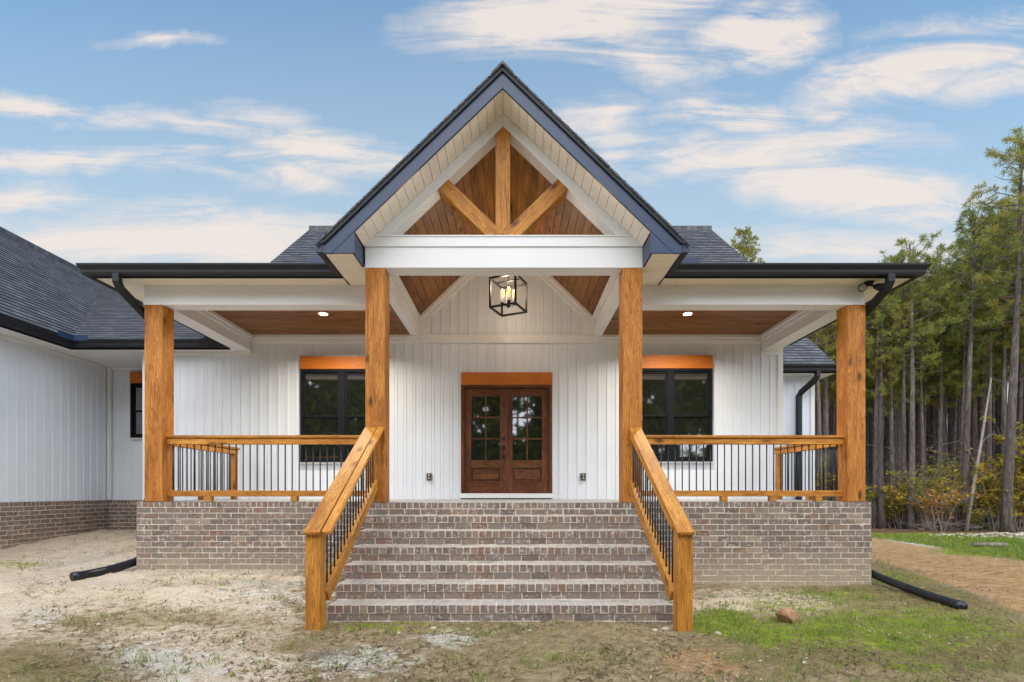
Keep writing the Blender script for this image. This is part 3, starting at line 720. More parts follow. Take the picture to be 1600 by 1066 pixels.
# wing and link roofs at the left, side wing at the right
b = MB()
course_roof(b, (-7.97, 6.0, 4.045), (-7.97, 18.0, 4.045), (-11.8, 18.0, 7.37), (-11.8, 6.0, 7.37))
course_roof(b, (-15.6, 18.0, 4.045), (-15.6, 6.0, 4.045), (-11.8, 6.0, 7.37), (-11.8, 18.0, 7.37))
b.box(-11.93, -11.67, 6.0, 18.0, 7.27, 7.39, M['shingle'], 'y')
b.prism([(-7.96, 4.04), (-11.8, 7.36), (-15.6, 4.04), (-15.6, 3.88), (-11.8, 7.2), (-7.96, 3.88)], 5.98, 6.0, M['fascia'])
nofix(b, 'wing_roof')
b = MB()
course_roof(b, (-11.6, 9.39, 4.045), (-5.05, 9.39, 4.045), (-5.05, 18.4, 9.45), (-11.6, 18.4, 9.45))
b.face([(-5.05, 18.4, 9.44), (-11.6, 18.4, 9.44), (-11.6, 26, 4.9), (-5.05, 26, 4.9)], M['shingle'])
nofix(b, 'link_roof')
b = MB()
b.box(-8.42, -8.0, 6.1, 9.45, EAVE, EAVE+.02, M['trim'], 'x'); b.box(-8.42, -5.09, 9.45, 10.83, EAVE+.002, EAVE+.02, M['trim'], 'x'); b.box(-8.0, -5.09, 9.42, 9.45, EAVE, EAVE+.02, M['trim'], 'x')
b.box(-8.42, -8.38, 6.1, 10.82, EAVE-.05, EAVE-.001, M['trim'], 'y'); b.box(-8.38, -6.84, 10.78, 10.82, EAVE-.05, EAVE-.001, M['trim'], 'x')
hpart(b, 'wing_soffit', None, .003)
b = MB()
path = [Vector(p) for p in ((-8.0, 6.0), (-8.0, 9.42), (-5.09, 9.42))]
b.sweep(path, KP(3.93, .14, .125), M['black']); b.sweep(path, [(-.02, 3.905), (0, 3.905), (0, 4.05), (-.02, 4.05)], M['black'])
g = hpart(b, 'gutter')
b = MB(); b.box(-7.872, -7.60, 9.292, 9.30, 4.03, 4.14, M['fascia'], 'x'); b.box(-7.88, -7.872, 9.0, 9.30, 4.03, 4.14, M['fascia'], 'x')
b.build('splash_guard', g)
b = MB()
course_roof(b, (4.9, 11.27, 4.03), (7.30, 11.27, 4.03), (7.30, 15.5, 7.54), (4.9, 15.5, 7.54))
course_roof(b, (7.30, 19.7, 4.03), (4.9, 19.7, 4.03), (4.9, 15.5, 7.54), (7.30, 15.5, 7.54))
b.prism([(11.27, 4.02), (15.5, 7.53), (19.7, 4.02), (19.7, 3.88), (15.5, 7.38), (11.27, 3.88)], 7.27, 7.30, M['fascia'], 'x')
nofix(b, 'side_wing_roof')
b = MB(); b.prism([(11.6, 3.9), (15.5, 7.2), (19.4, 3.9)], 6.88, 6.92, M['siding'], 'x'); b.box(5.2, 7.27, 11.29, 11.62, EAVE, EAVE+.02, M['trim'], 'x'); b.box(6.9, 7.27, 11.62, 19.4, EAVE, EAVE+.02, M['trim'], 'x')
hpart(b, 'side_wing_soffit')
b = MB(); path = [Vector(p) for p in ((5.2, 11.29), (7.30, 11.29))]
b.sweep(path, KP(3.93, .14, .125), M['black']); b.sweep(path, [(-.02, 3.905), (0, 3.905), (0, 4.05), (-.02, 4.05)], M['black'])
hpart(b, 'gutter')
b = MB(); b.tube([(6.80, 11.23, 3.94), (6.80, 11.23, 3.82), (6.75, 11.29, 3.72), (6.58, 11.47, 3.52), (6.56, 11.53, 3.44), (6.56, 11.53, -.3)], .06, M['black'], 4, True, False, (.11, .09))
hpart(b, 'downspout', None, .01)

# ------------------------------------------------------------------ windows, doors, outlets
def frame(mb, x0, x1, z0, z1, w, y0, y1, m):
    mb.box(x0, x0+w, y0, y1, z0, z1, m); mb.box(x1-w, x1, y0, y1, z0, z1, m)
    mb.box(x0+w, x1-w, y0, y1, z1-w, z1, m, 'x'); mb.box(x0+w, x1-w, y0, y1, z0, z0+w, m, 'x')
def window(x0, x1, z0, z1, hz, y, twin=True):
    b = MB(); Y0, Y1 = y-.075, y+.01
    frame(b, x0, x1, z0, z1, .05, Y0, Y1, M['frame'])
    xs = [(x0+.05, x1-.05)]
    if twin:
        c = (x0+x1)/2; b.box(c-.055, c+.055, Y0+.004, Y1, z0+.05, z1-.05, M['frame']); xs = [(x0+.05, c-.055), (c+.055, x1-.05)]
    zm = (z0+z1)/2-.01
    for (a, c) in xs:
        frame(b, a, c, zm-.02, z1-.05, .034, Y0+.022, Y1, M['frame'])
        frame(b, a, c, z0+.05, zm+.02, .034, Y0+.034, Y1, M['frame'])
    w = hpart(b, 'window', None, .003)
    for (a, c) in xs:
        for (q0, q1, yy) in ((z0+.08, zm, Y0+.05), (zm, z1-.08, Y0+.042)):
            p = MB(); p.box(a+.03, c-.03, yy, yy+.006, q0, q1, M['glass']); p.build('pane', w)
    p = MB(); p.box(x0, x1, y-.085, y+.01, z1+.002, hz, M['header_wood'], 'x'); p.build('header_board', w, .004)
    p = MB(); p.box(x0-.02, x1+.02, y-.06, y+.01, z0-.03, z0-.001, M['trim'], 'x')
    p.box(x0-.018, x0-.001, y-.03, y+.01, z0, hz+.02, M['trim']); p.box(x1+.001, x1+.018, y-.03, y+.01, z0, hz+.02, M['trim']); p.box(x0, x1, y-.03, y+.01, hz+.001, hz+.02, M['trim'], 'x')
    p.build('casing', w)
yw = DW-.07
A, B_ = at(469, 722, yw), at(599, 577, yw); window(A.x, B_.x, A.z, B_.z, at(0, 557, yw).z, DW)
A, B_ = at(981, 721, yw), at(1113.5, 576, yw); window(A.x, B_.x, A.z, B_.z, at(0, 555.5, yw).z, DW)
A, B_ = at(203.5, 684, 10.75), at(250, 599, 10.75); window(A.x, B_.x, A.z, B_.z, at(0, 581, 10.75).z, 10.82, False)
# double door
yd = DW-.05
X0, X1 = at(720.5, 0, yd).x, at(862.5, 0, yd).x
zH0, zH1, zB, zT = at(0, 602, yd).z, at(0, 582.5, yd).z, PZ, at(0, 771, yd).z
b = MB(); b.box(X0+.004, X1-.004, DW-.09, DW+.01, zH0+.002, zH1, M['header_wood'], 'x'); df = hpart(b, 'door_header', None, .004)
b = MB()
b.box(X0, X0+.055, DW-.085, DW+.01, zT, zH0, M['door_wood']); b.box(X1-.055, X1, DW-.085, DW+.01, zT, zH0, M['door_wood']); b.box(X0+.055, X1-.055, DW-.085, DW+.01, zH0-.05, zH0, M['door_wood'], 'x')
b.box(X0+.055, X0+.075, DW-.05, DW+.01, zT, zH0-.05, M['door_wood']); b.box(X1-.075, X1-.055, DW-.05, DW+.01, zT, zH0-.05, M['door_wood'])
hpart(b, 'door_frame', None, .003)
b = MB(); b.box(X0-.005, X1+.005, DW-.11, DW+.01, PZ+.022, zT-.002, M['trim'], 'x'); b.box(X0-.025, X0-.002, DW-.035, DW+.01, PZ, zH1+.02, M['trim']); b.box(X1+.002, X1+.025, DW-.035, DW+.01, PZ, zH1+.02, M['trim']); b.box(X0-.002, X1+.002, DW-.035, DW+.01, zH1+.002, zH1+.022, M['trim'], 'x')
hpart(b, 'door_surround', None, .003)
xc = at(791.2, 0, yd).x
for i in (0, 1):
    x0, x1 = (X0+.078, xc-.004) if i == 0 else (xc+.004, X1-.078)
    z0, z1 = zT+.006, zH0-.056
    st = .112; gl0, gl1 = at(0, 719, yd).z, at(0, 619, yd).z
    b = MB(); w = M['door_wood']; Y0, Y1 = DW-.045, DW+.0
    b.box(x0, x0+st, Y0, Y1, z0, z1, w); b.box(x1-st, x1, Y0, Y1, z0, z1, w)
    a, c = x0+st+.0005, x1-st-.0005
    b.box(a, c, Y0+.001, Y1, gl1, z1, w, 'x'); pz1, pz0 = at(0, 731, yd).z, at(0, 752, yd).z
    b.box(a, c, Y0+.001, Y1, pz1, gl0, w, 'x'); b.box(a, c, Y0+.001, Y1, z0, pz0, w, 'x')
    b.box(a, c, Y0+.022, Y1, pz0, pz1, w, 'x'); b.box(a+.035, c-.035, Y0+.006, Y1, pz0+.035, pz1-.035, w, 'x')
    m0 = (a+c)/2; b.box(m0-.0125, m0+.0125, Y0+.004, Y1, gl0, gl1, w)
    for zz in (gl0+(gl1-gl0)/3, gl0+(gl1-gl0)*2/3):
        b.box(a, m0-.013, Y0+.006, Y1, zz-.0125, zz+.0125, w, 'x'); b.box(m0+.013, c, Y0+.006, Y1, zz-.0125, zz+.0125, w, 'x')
    dr = hpart(b, 'door', None, .003)
    p = MB(); p.box(a, c, Y0+.022, Y0+.028, gl0, gl1, M['glass']); p.build('pane', dr)
    if i == 0:
        hx = x1-.05; p = MB(); hz = at(0, 700, yd).z
        p.box(hx-.03, hx+.03, Y0-.014, Y0-.001, hz-.02, hz+.05, M['iron']); p.tube([(hx, Y0-.012, hz+.015), (hx, Y0-.05, hz+.015)], .02, M['iron'], 12)
        p.tube([(hx, Y0-.01, hz-.03), (hx, Y0-.055, hz-.035), (hx, Y0-.055, hz-.15), (hx, Y0-.01, hz-.17)], .012, M['iron'], 8); p.box(hx-.022, hx+.022, Y0-.012, Y0-.001, hz-.20, hz-.145, M['iron'])
        p.build('handle', dr, .004)
        p = MB(); dz = at(0, 685.5, yd).z; p.box(hx-.03, hx+.03, Y0-.02, Y0-.001, dz-.035, dz+.035, M['iron']); p.build('deadbolt', dr, .006)
for px in (671, 911):
    q = at(px, 745, DW); b = MB(); b.box(q.x-.055, q.x+.055, DW-.03, DW+.01, q.z-.075, q.z+.07, M['concrete']); o = hpart(b, 'outlet', None, .008)
    p = MB(); p.box(q.x-.04, q.x+.04, DW-.05, DW-.031, q.z-.055, q.z+.06, M['iron']); p.box(q.x-.018, q.x+.018, DW-.056, DW-.051, q.z-.045, q.z-.005, M['concrete']); p.box(q.x-.018, q.x+.018, DW-.056, DW-.051, q.z+.01, q.z+.05, M['concrete'])
    p.build('outlet_cover', o, .004)

# ------------------------------------------------------------------ railings
def part(mb, name, parent, bevel=0):
    o = mb.build(name, parent, bevel); o.matrix_parent_inverse = Matrix.Translation(parent.location).inverted(); return o
zc = 2.02; zr = PZ+.155
def baluster(parent, x, y, z0, z1):
    b = MB(); b.tube([(x, y, z0), (x, y, z1)], .0085, M['iron'], 8); part(b, 'baluster', parent)
def porch_rail(p, q, label, blocks, endpost=None):
    """level rail from plan point p to q"""
    p, q = Vector(p), Vector(q); d = (q-p).normalized(); L = (q-p).length
    t = thing('porch_railing', label, 'railing', (p.x, p.y, PZ), 'railings round the porch')
    P = lambda s, z: (p.x+d.x*s, p.y+d.y*s, z)
    b = MB(); b.beam(P(0, zc+.055), P(L, zc+.055), .135, .038, M['rail_wood']); b.beam(P(.01, zc-.009), P(L-.01, zc-.009), .085, .088, M['rail_wood']); part(b, 'top_rail', t, .006)
    b = MB(); b.beam(P(.01, zr-.04), P(L-.01, zr-.04), .088, .086, M['rail_wood']); part(b, 'bottom_rail', t, .006)
    for s in blocks:
        b = MB(); b.beam(P(s-.045, PZ+.037), P(s+.045, PZ+.037), .088, .07, M['rail_wood']); part(b, 'support_block', t, .004)
    n = round((L-.1)/.102)
    for i in range(n): baluster(t, *P(.05+(i+.5)*(L-.1)/n, 0)[:2], zr-.001, zc-.05)
    if endpost is not None:
        b = MB(); x, y, _ = P(endpost, 0); b.box(x-.045, x+.045, y-.045, y+.045, PZ+.001, zc-.055, M['rail_wood']); part(b, 'end_post', t, .006)
porch_rail((-4.86, 7.36), (-1.74, 7.36), 'level porch railing left of the steps, between corner post and middle post', (.62, 1.85))
porch_rail((1.75, 7.36), (4.885, 7.36), 'level porch railing right of the steps, in front of the right window', (1.4, 2.1, 2.75))
porch_rail((-4.95, 7.46), (-4.95, 9.40), 'short side railing at the porch end facing the left wing', (.9,), 1.86)
porch_rail((4.965, 7.46), (4.965, 9.40), 'short side railing at the porch end facing the wood', (.9,), 1.86)
def stair_rail(sx, label):
    t = thing('stair_railing', label, 'railing', (sx*1.69, 4.8, 0), 'sloping railings beside the steps')
    b = MB(); x0, x1 = sorted((sx*1.640, sx*1.781)); b.box(x0, x1, 4.70, 4.841, -.14, .93, M['rail_wood']); part(b, 'newel_post', t, .007)
    yA, zA, yB = 4.655, .905, 6.60; k = .612; zB = zA+k*(yB-yA)
    b = MB(); c = sx*1.66
    if sx < 0:      # two boards side by side on this one
        a = -1.74; e = -1.625
        for (cx, w, y1, dz) in ((-1.706, .156, PC-.004, 0), (-1.578, .085, PC-.004, .004)):
            b.beam((cx, yA+(.0 if w > .1 else .02), zA+dz), (cx, y1, zA+k*(y1-yA)+dz), w, .040, M['rail_wood'])
    else: b.beam((1.70, yA, zA), (1.70, PC-.004, zA+k*(PC-.004-yA)), .158, .040, M['rail_wood'])
    b.beam((c, 4.842, zA+k*(4.842-yA)-.068), (c, PC-.002, zA+k*(PC-.002-yA)-.068), .05, .088, M['rail_wood'])
    part(b, 'top_rail', t, .008)
    k2 = .612; zz = .305
    b = MB(); b.beam((c, 4.842, zz), (c, PC-.002, zz+k2*(PC-.002-4.842)), .089, .115, M['rail_wood']); part(b, 'bottom_rail', t, .007)
    n = 17
    for i in range(n):
        y = 4.87+(i+.5)*(PC-4.91)/n
        baluster(t, c, y, zz+k2*(y-4.842)+.05, zA+k*(y-yA)-.10)
stair_rail(-1, 'sloping stair railing on the left of the steps, with a double cap board')
stair_rail(1, 'sloping stair railing on the right of the steps, with a single cap board')

# ------------------------------------------------------------------ lantern, flood light, drain pipes
lc = Vector((.05, 8.45, 4.28)); lyaw = R(-24); hs, hh = .225, .50
lan = thing('porch_lantern', 'black open cube lantern with four lit candles hanging under the gable', 'lantern', lc)
lan.rotation_euler = (0, 0, lyaw)
b = MB(); r = .014
for sx in (-1, 1):
    for sy in (-1, 1): b.box(sx*hs-r, sx*hs+r, sy*hs-r, sy*hs+r, 0, hh, M['iron'])
for z in (0.014, hh-.014):
    for s in (-1, 1):
        b.box(-hs+r, hs-r, s*hs-r*.98, s*hs+r*.98, z-r, z+r, M['iron'], 'x'); b.box(s*hs-r*.98, s*hs+r*.98, -hs+r, hs-r, z-r, z+r, M['iron'], 'y')
b.box(-hs+r, hs-r, -.010, .010, hh-.023, hh-.005, M['iron'], 'x')
b.build('cage', lan)
b = MB(); b.tube([(0, 0, .06), (0, 0, 1.66)], .010, M['iron'], 10); b.tube([(0, 0, 1.62), (0, 0, 1.70)], .06, M['iron'], 16); b.build('stem', lan)
b = MB(); b.tube([(0, 0, .05), (0, 0, .075), (0, 0, .11)], [.02, .035, .02], M['iron'], 14)
for i in range(4):
    a = math.pi/2*i+.5; p = Vector((math.cos(a), math.sin(a), 0))*.10
    b.tube([(0, 0, .085), (p.x*.6, p.y*.6, .075), (p.x, p.y, .10)], .007, M['iron'], 8); b.tube([(p.x, p.y, .095), (p.x, p.y, .125)], [.026, .034], M['iron'], 14)
b.build('candle_arms', lan)
for i in range(4):
    a = math.pi/2*i+.5; p = Vector((math.cos(a), math.sin(a), 0))*.10
    b = MB(); b.tube([(p.x, p.y, .125), (p.x, p.y, .30), (p.x, p.y, .335), (p.x, p.y, .35)], [.031, .031, .022, .006], M['candle'], 14); b.build('candle', lan)
l = bpy.data.lights.new('lantern_glow', 'POINT'); l.energy = 14; l.color = (1, .78, .54); l.shadow_soft_size = .12
lo = bpy.data.objects.new('lantern_glow', l); COL.objects.link(lo); lo.parent = lan; lo.location = (0, 0, .42)

fl = thing('flood_light', 'black twin head flood light under the right corner of the porch eave', 'flood light', (5.06, 7.10, ZS))
b = MB(); b.tube([(0, 0, -.002), (0, 0, -.035)], .06, M['iron'], 18); b.box(-.03, .03, -.03, .03, -.06, -.03, M['iron']); b.build('mount', fl, .004)
for sx, tilt in ((-1, -.02), (1, .12)):
    b = MB(); b.tube([(sx*.02, 0, -.05), (sx*.08, -.01, -.06)], .014, M['iron'], 8)
    p0 = Vector((sx*.085, .02, -.055)); p1 = p0+Vector((sx*.05+tilt*.3, -.10, -.06)); b.tube([p0, p0.lerp(p1, .4), p1], [.028, .05, .055], M['iron'], 16)
    h = b.build('lamp_head', fl); p = MB(); q = p1+(p1-p0).normalized()*.002; p.tube([q, q+(p1-p0).normalized()*.003], .046, M['glass'], 16); p.build('lens', h)

def corrugated(pts, r, pitch=.042, sub=2):
    P = [Vector(p) for p in pts]; out = []; rad = []
    segs = []
    for i in range(len(P)-1):
        L = (P[i+1]-P[i]).length; n = max(1, int(L/(pitch/2)))
        for k in range(n): out.append(P[i].lerp(P[i+1], k/n)); rad.append(r*(1.0 if len(out) % 2 else .80))
    return out, rad
def bez(a, b_, c, d, n=14):
    a, b_, c, d = map(Vector, (a, b_, c, d)); return [a*(1-t)**3+b_*3*t*(1-t)**2+c*3*t*t*(1-t)+d*t**3 for t in [i/n for i in range(n+1)]]
def drain(pts, label, ridged, r=.058):
    o = Vector(pts[-1]); t = thing('drain_pipe', label, 'drain pipe', o, 'drain pipes lying on the ground')
    pts = [p-o for p in pts]
    b = MB()
    if ridged: q, rd = corrugated(pts, r); b.tube(q, rd, M['pipe'], 18, False)
    else: b.tube(pts, r, M['pipe'], 18, False)
    d = (pts[-1]-pts[-2]).normalized(); e = pts[-1]
    b.tube([e, e-d*.25], [r*.86, r*.86], M['iron'], 18, True); b.build('pipe_body', t)
    b = MB(); b.tube([e-d*.05, e-d*.051, e+d*.012, e+d*.013, e-d*.05], [r*1.0, r*1.1, r*1.1, r*.9, r*.88], M['pipe'], 18, False); b.build('pipe_mouth', t)
    b = MB(); s = pts[0]; d0 = (pts[1]-pts[0]).normalized(); b.tube([s, s+d0*.12], r*1.14, M['pipe'], 18); b.build('pipe_collar', t)
za, zb = gz(-5.3, 7.3), gz(-5.42, 6.5)
drain(bez((-5.22, 7.42, za+.12), (-5.22, 7.1, za+.10), (-5.28, 6.95, zb+.06), (-5.41, 6.46, zb+.055)), 'short smooth black drain pipe at the left corner of the brick porch', False)
za, zb = gz(5.2, 7.3), gz(5.1, 5.7)
drain(bez((5.24, 7.40, .13), (5.24, 6.95, .07), (5.16, 6.5, .04), (5.05, 5.62, zb+.048)), 'long ribbed black drain pipe at the right corner of the brick porch', True, .052)

# ------------------------------------------------------------------ ground, with its patches of sand, turf and bare dirt
def px_of(x, y, z): return 802+(x-.13)*800/y, 768.5+(1.288-z)*800/y
def axis(parts):
    out = []
    for (a, c, n) in parts: out += [a+(c-a)*i/n for i in range(n)]
    return out+[parts[-1][1]]
xs = axis([(-400, -60, 6), (-60, -16, 12), (-16, -9, 24), (-9, 9, 340), (9, 30, 110), (30, 80, 12), (80, 400, 6)])
ys = axis([(-300, -20, 6), (-20, 2.4, 12), (2.4, 7.4, 130), (7.4, 13, 80), (13, 26, 90), (26, 60, 20), (60, 500, 8)])
def sm(v): return sst(0, 1, v)
def blob(u, v, cu_, cv, ru, rv):
    q = ((u-cu_)/ru)**2+((v-cv)/rv)**2; return max(0.0, 1-q*.5) if q < 2 else 0.0
def cover(x, y):
    """weights: sand, turf, dirt track, pale sand, olive grass, litter"""
    z = gz(x, y); n = noise.fractal(Vector((x*.9, y*.9, 3.1)), .9, 2.1, 4)*.5
    n2 = noise.fractal(Vector((x*2.6, y*2.6, 8.1)), .9, 2.1, 3)*.5
    if y < 1.2: return (.4+n*.3, .3-n*.4, .1, .1, .3+n2*.3, 0)
    u, v = px_of(x, y, z)
    sand = sst(520, 430, u+n*160)*.75+.12
    sand = max(sand-.55*blob(u, v, 90, 1040, 190, 60)-.35*blob(u, v, 210, 960, 200, 22)-.3*blob(u, v, 380, 990, 100, 30), .0)
    sand = max(sand, .85*blob(u, v, 1190, 945, 150, 24))
    pale = max(.62*blob(u, v, 210, 1035, 190, 34), .62*blob(u, v, 560, 1035, 100, 26), .6*blob(u, v, 60, 960, 60, 20), .55*blob(u, v, 420, 930, 130, 30), .5*blob(u, v, 150, 880, 160, 22), .7*blob(u, v, 1480, 850, 160, 9), .6*blob(u, v, 700, 1000, 60, 18))
    dirt = .9*blob(u, v, 1100, 1035, 70, 26)
    tl = 842+max(0, u-1370)*.155; tb = 874+max(0, u-1370)*.36
    if u > 1280 and y > 5: dirt = max(dirt, sst(tl-4, tl+5, v)*sst(tb+6, tb-6, v)*1.0)
    turf = max(1.0*blob(u, v, 1130, 972, 55, 22), .9*blob(u, v, 1200, 992, 70, 16), .72*blob(u, v, 1380, 985, 230, 40), .5*blob(u, v, 1250, 950, 150, 20), .45*blob(u, v, 1450, 1040, 200, 26), .55*blob(u, v, 1300, 930, 120, 12), .55*blob(u, v, 600, 980, 100, 10), .36*blob(u, v, 890, 1025, 130, 22), .42*blob(u, v, 700, 985, 240, 10),
               .55*blob(u, v, 30, 882, 50, 9), .35*blob(u, v, 340, 905, 80, 9), .3*blob(u, v, 130, 975, 60, 16), .5*blob(u, v, 1400, 905, 90, 16))
    if u > 1280 and y > 8: turf = max(turf, sst(822, 827, v)*sst(tl+1, tl-5, v)*.95, .95*blob(u, v, 1570, 862, 110, 9))
    olive = max(.7*blob(u, v, 1250, 1000, 190, 60), .75*blob(u, v, 1480, 920, 220, 60), .8*blob(u, v, 1500, 1010, 240, 50), .38*blob(u, v, 800, 1030, 300, 60), .6*blob(u, v, 60, 1045, 170, 40), .45*blob(u, v, 250, 965, 140, 14), .4*blob(u, v, 1250, 1040, 160, 40), .4*blob(u, v, 440, 1005, 100, 22))
    if u > 1280 and y > 5: olive *= sst(tb-8, tb+8, v)
    lit = sst(19.5, 20.8, y+n*1.2) if x > 5 else sst(24, 30, y)
    if y > 24: turf *= .3
    return (sand+n*.25, turf+n2*.3*min(1, turf*2), dirt, pale+n2*.25*min(1, pale*2), olive+n*.2, lit)
verts = []; C1 = []; C2 = []
for y in ys:
    for x in xs:
        z = gz(x, y); c = cover(x, y)
        if 2 < y < 26 and -10 < x < 30:
            z += .024*noise.fractal(Vector((x*3.4, y*4.6, 0)), .75, 2.0, 5)+.022*noise.noise(Vector((x*.8, y*.8, 5)))
            z += .016*max(0, noise.noise(Vector((x*9, y*12, 2)))-.1)-.014*max(0, noise.noise(Vector((x*5, y*6, 7)))-.25)
        verts.append((x, y, z)); C1 += [c[0], c[1], c[2], 1]; C2 += [c[3], c[4], c[5], 1]
nx = len(xs); faces = [(j*nx+i, j*nx+i+1, (j+1)*nx+i+1, (j+1)*nx+i) for j in range(len(ys)-1) for i in range(nx-1)]
me = bpy.data.meshes.new('ground'); me.from_pydata(verts, [], faces); me.materials.append(M['ground'])
for nm, dat in (('cover', C1), ('cover2', C2)):
    a = me.attributes.new(nm, 'FLOAT_COLOR', 'POINT'); a.data.foreach_set('color', dat)
me.polygons.foreach_set('use_smooth', [True]*len(faces))
g = bpy.data.objects.new('ground', me); COL.objects.link(g); tag(g, kind='structure')

def loose(name, verts, faces, m, parent=None):
    me = bpy.data.meshes.new(name); me.from_pydata(verts, [], faces); me.materials.append(m); me.update()
    o = bpy.data.objects.new(name, me); COL.objects.link(o)
    if parent: o.parent = parent
    return o
# grass: short blades where the turf is
rg = random.Random(21); gv, gf = [], []
def in_house(x, y): return (abs(x) < 5.2 and y > 7.1) or (abs(x) < 1.8 and y > 5.0) or x < -8.3
def blade(x, y, h, w):
    z = gz(x, y)-.004; a = rg.uniform(0, 6.28); lx, ly = rg.gauss(0, .5)*h, rg.gauss(0, .5)*h; dx, dy = math.cos(a)*w, math.sin(a)*w; i = len(gv)
    gv.extend([(x-dx, y-dy, z), (x+dx, y+dy, z), (x+lx*.4+dx*.6, y+ly*.4+dy*.6, z+h*.6), (x+lx*.4-dx*.6, y+ly*.4-dy*.6, z+h*.6), (x+lx, y+ly, z+h)])
    gf.extend([(i, i+1, i+2, i+3), (i+3, i+2, i+4)])
for k in range(240000):
    y = 3.3+rg.random()**1.6*16; x = rg.uniform(-.95, 1.05)*y
    if in_house(x, y): continue
    c = cover(x, y); p = max(c[1]*1.0, c[4]*.34)
    p *= .55+.9*noise.noise(Vector((x*4, y*4, 1)))
    if c[2] > .5: p *= .1
    if rg.random() < p: blade(x, y, rg.uniform(.02, .075)*(1.0 if y < 9 else 1.6), .0024*max(1, y/4))
for k in range(420):         # weedy tufts
    y = rg.uniform(3.4, 7.0); x = rg.uniform(-.9, .9)*y
    if in_house(x, y): continue
    c = cover(x, y)
    if rg.random() > .25+c[1]+c[4]*.4: continue
    for q in range(rg.randint(8, 22)): blade(x+rg.gauss(0, .035), y+rg.gauss(0, .035), rg.uniform(.02, .075), .003)
for k in range(340):         # flat rosettes of broad leaved weeds
    y = rg.uniform(3.4, 6.8); x = rg.uniform(-.75, .9)*y
    if in_house(x, y) or (x < -1.9 and rg.random() < .75): continue
    for q in range(rg.randint(5, 12)): blade(x+rg.gauss(0, .03), y+rg.gauss(0, .03), rg.uniform(.012, .03), rg.uniform(.004, .008))
tag(loose('grass', gv, gf, M['grass']), kind='stuff')
# straw, needles and bark bits; extra dark ones stand in for clump shadows
dv, df_ = [], []; rd = random.Random(31)
for k in range(22000):
    y = 3.3+rd.random()**1.5*9; x = rd.uniform(-.95, 1.0)*y
    if in_house(x, y): continue
    if noise.noise(Vector((x*1.7, y*1.7, 4)))+.35 < rd.random()*.7: continue
    z = gz(x, y)+.024*noise.fractal(Vector((x*3.4, y*4.6, 0)), .75, 2.0, 5)+.022*noise.noise(Vector((x*.8, y*.8, 5)))+.004; a = rd.uniform(0, 3.15); l = rd.uniform(.006, .04); w = rd.uniform(.0025, .009)*(1 if l < .025 else .4); c_, s_ = math.cos(a), math.sin(a); i = len(dv); t_ = rd.uniform(-.006, .012)
    dv += [(x-c_*l-s_*w, y-s_*l+c_*w, z), (x-c_*l+s_*w, y-s_*l-c_*w, z+.002), (x+c_*l+s_*w, y+s_*l-c_*w, z+.004+t_), (x+c_*l-s_*w, y+s_*l+c_*w, z+.006+t_)]; df_.append((i, i+1, i+2, i+3))
tag(loose('leaf_litter', dv, df_, M['litter']), kind='stuff')
# pebbles strewn over the bare soil
def lump(vs, fs, c, r, rr, sq=.7):
    bm = bmesh.new(); bmesh.ops.create_icosphere(bm, subdivisions=1 if r < .05 else 2, radius=1)
    o = Vector((rr.uniform(0, 50), rr.uniform(0, 50), 0)); i = len(vs); s = (r*rr.uniform(.8, 1.3), r*rr.uniform(.7, 1.1), r*sq*rr.uniform(.8, 1.1)); a = rr.uniform(0, 6.28); ca, sa = math.cos(a), math.sin(a)
    for v in bm.verts:
        k = 1+.38*noise.noise(v.co*1.1+o)+.12*noise.noise(v.co*3+o)
        x, y, z = v.co.x*s[0]*k, v.co.y*s[1]*k, v.co.z*s[2]*k
        vs.append((c[0]+x*ca-y*sa, c[1]+x*sa+y*ca, c[2]+z))
    for f in bm.faces: fs.append(tuple(i+v.index for v in f.verts))
    bm.free()
pv, pf = [], []; rp = random.Random(5)
for k in range(620):
    y = rp.uniform(3.3, 5.2)if k % 3 else rp.uniform(5, 12); x = rp.uniform(-2.4, 2.6) if k % 3 else rp.uniform(2.0, 1.0*y)
    if k % 5 == 0: x = rp.uniform(-.9*y, -1.8); 
    if in_house(x, y): continue
    r = rp.uniform(.003, .009) if rp.random() < .9 else rp.uniform(.009, .02)
    lump(pv, pf, (x, y, gz(x, y)+r*.25), r, rp)
tag(loose('gravel', pv, pf, M['pebble']), kind='stuff')
def rock(name, x, y, r, m, label, cat='rock', group=None, seed=1, sq=.75):
    vs, fs = [], []; lump(vs, fs, (0, 0, r*sq*.6), r, random.Random(seed), sq)
    o = loose(name, vs, fs, m); o.location = (x, y, gz(x, y)-.01); tag(o, label, cat, group); return o
bm = bmesh.new(); rr = random.Random(4)
for q in range(26):
    v = Vector((rr.gauss(0, 1), rr.gauss(0, 1), rr.gauss(0, 1))).normalized(); m_ = max(abs(v.x), abs(v.y), abs(v.z)); v = v*(.45+.55/m_)*.72
    bm.verts.new((v.x*.125, v.y*.10, v.z*.088))
bmesh.ops.convex_hull(bm, input=bm.verts)
bmesh.ops.rotate(bm, cent=(0, 0, 0), matrix=Matrix.Rotation(R(24), 3, 'Y') @ Matrix.Rotation(R(35), 3, 'Z'), verts=bm.verts)
bmesh.ops.subdivide_edges(bm, edges=bm.edges, cuts=2, use_grid_fill=True)
for v in bm.verts: v.co += v.co.normalized()*.010*noise.noise(v.co*22)
rme = bpy.data.meshes.new('rock'); bm.to_mesh(rme); bm.free(); rme.materials.append(M['rock'])
ro = bpy.data.objects.new('rock', rme); COL.objects.link(ro); ro.scale = (1.22, 1.22, 1.22); ro.location = (2.84, 5.06, gz(2.84, 5.06)+.072); tag(ro, 'lone angular brown rock lying in the thin grass right of the steps', 'rock')
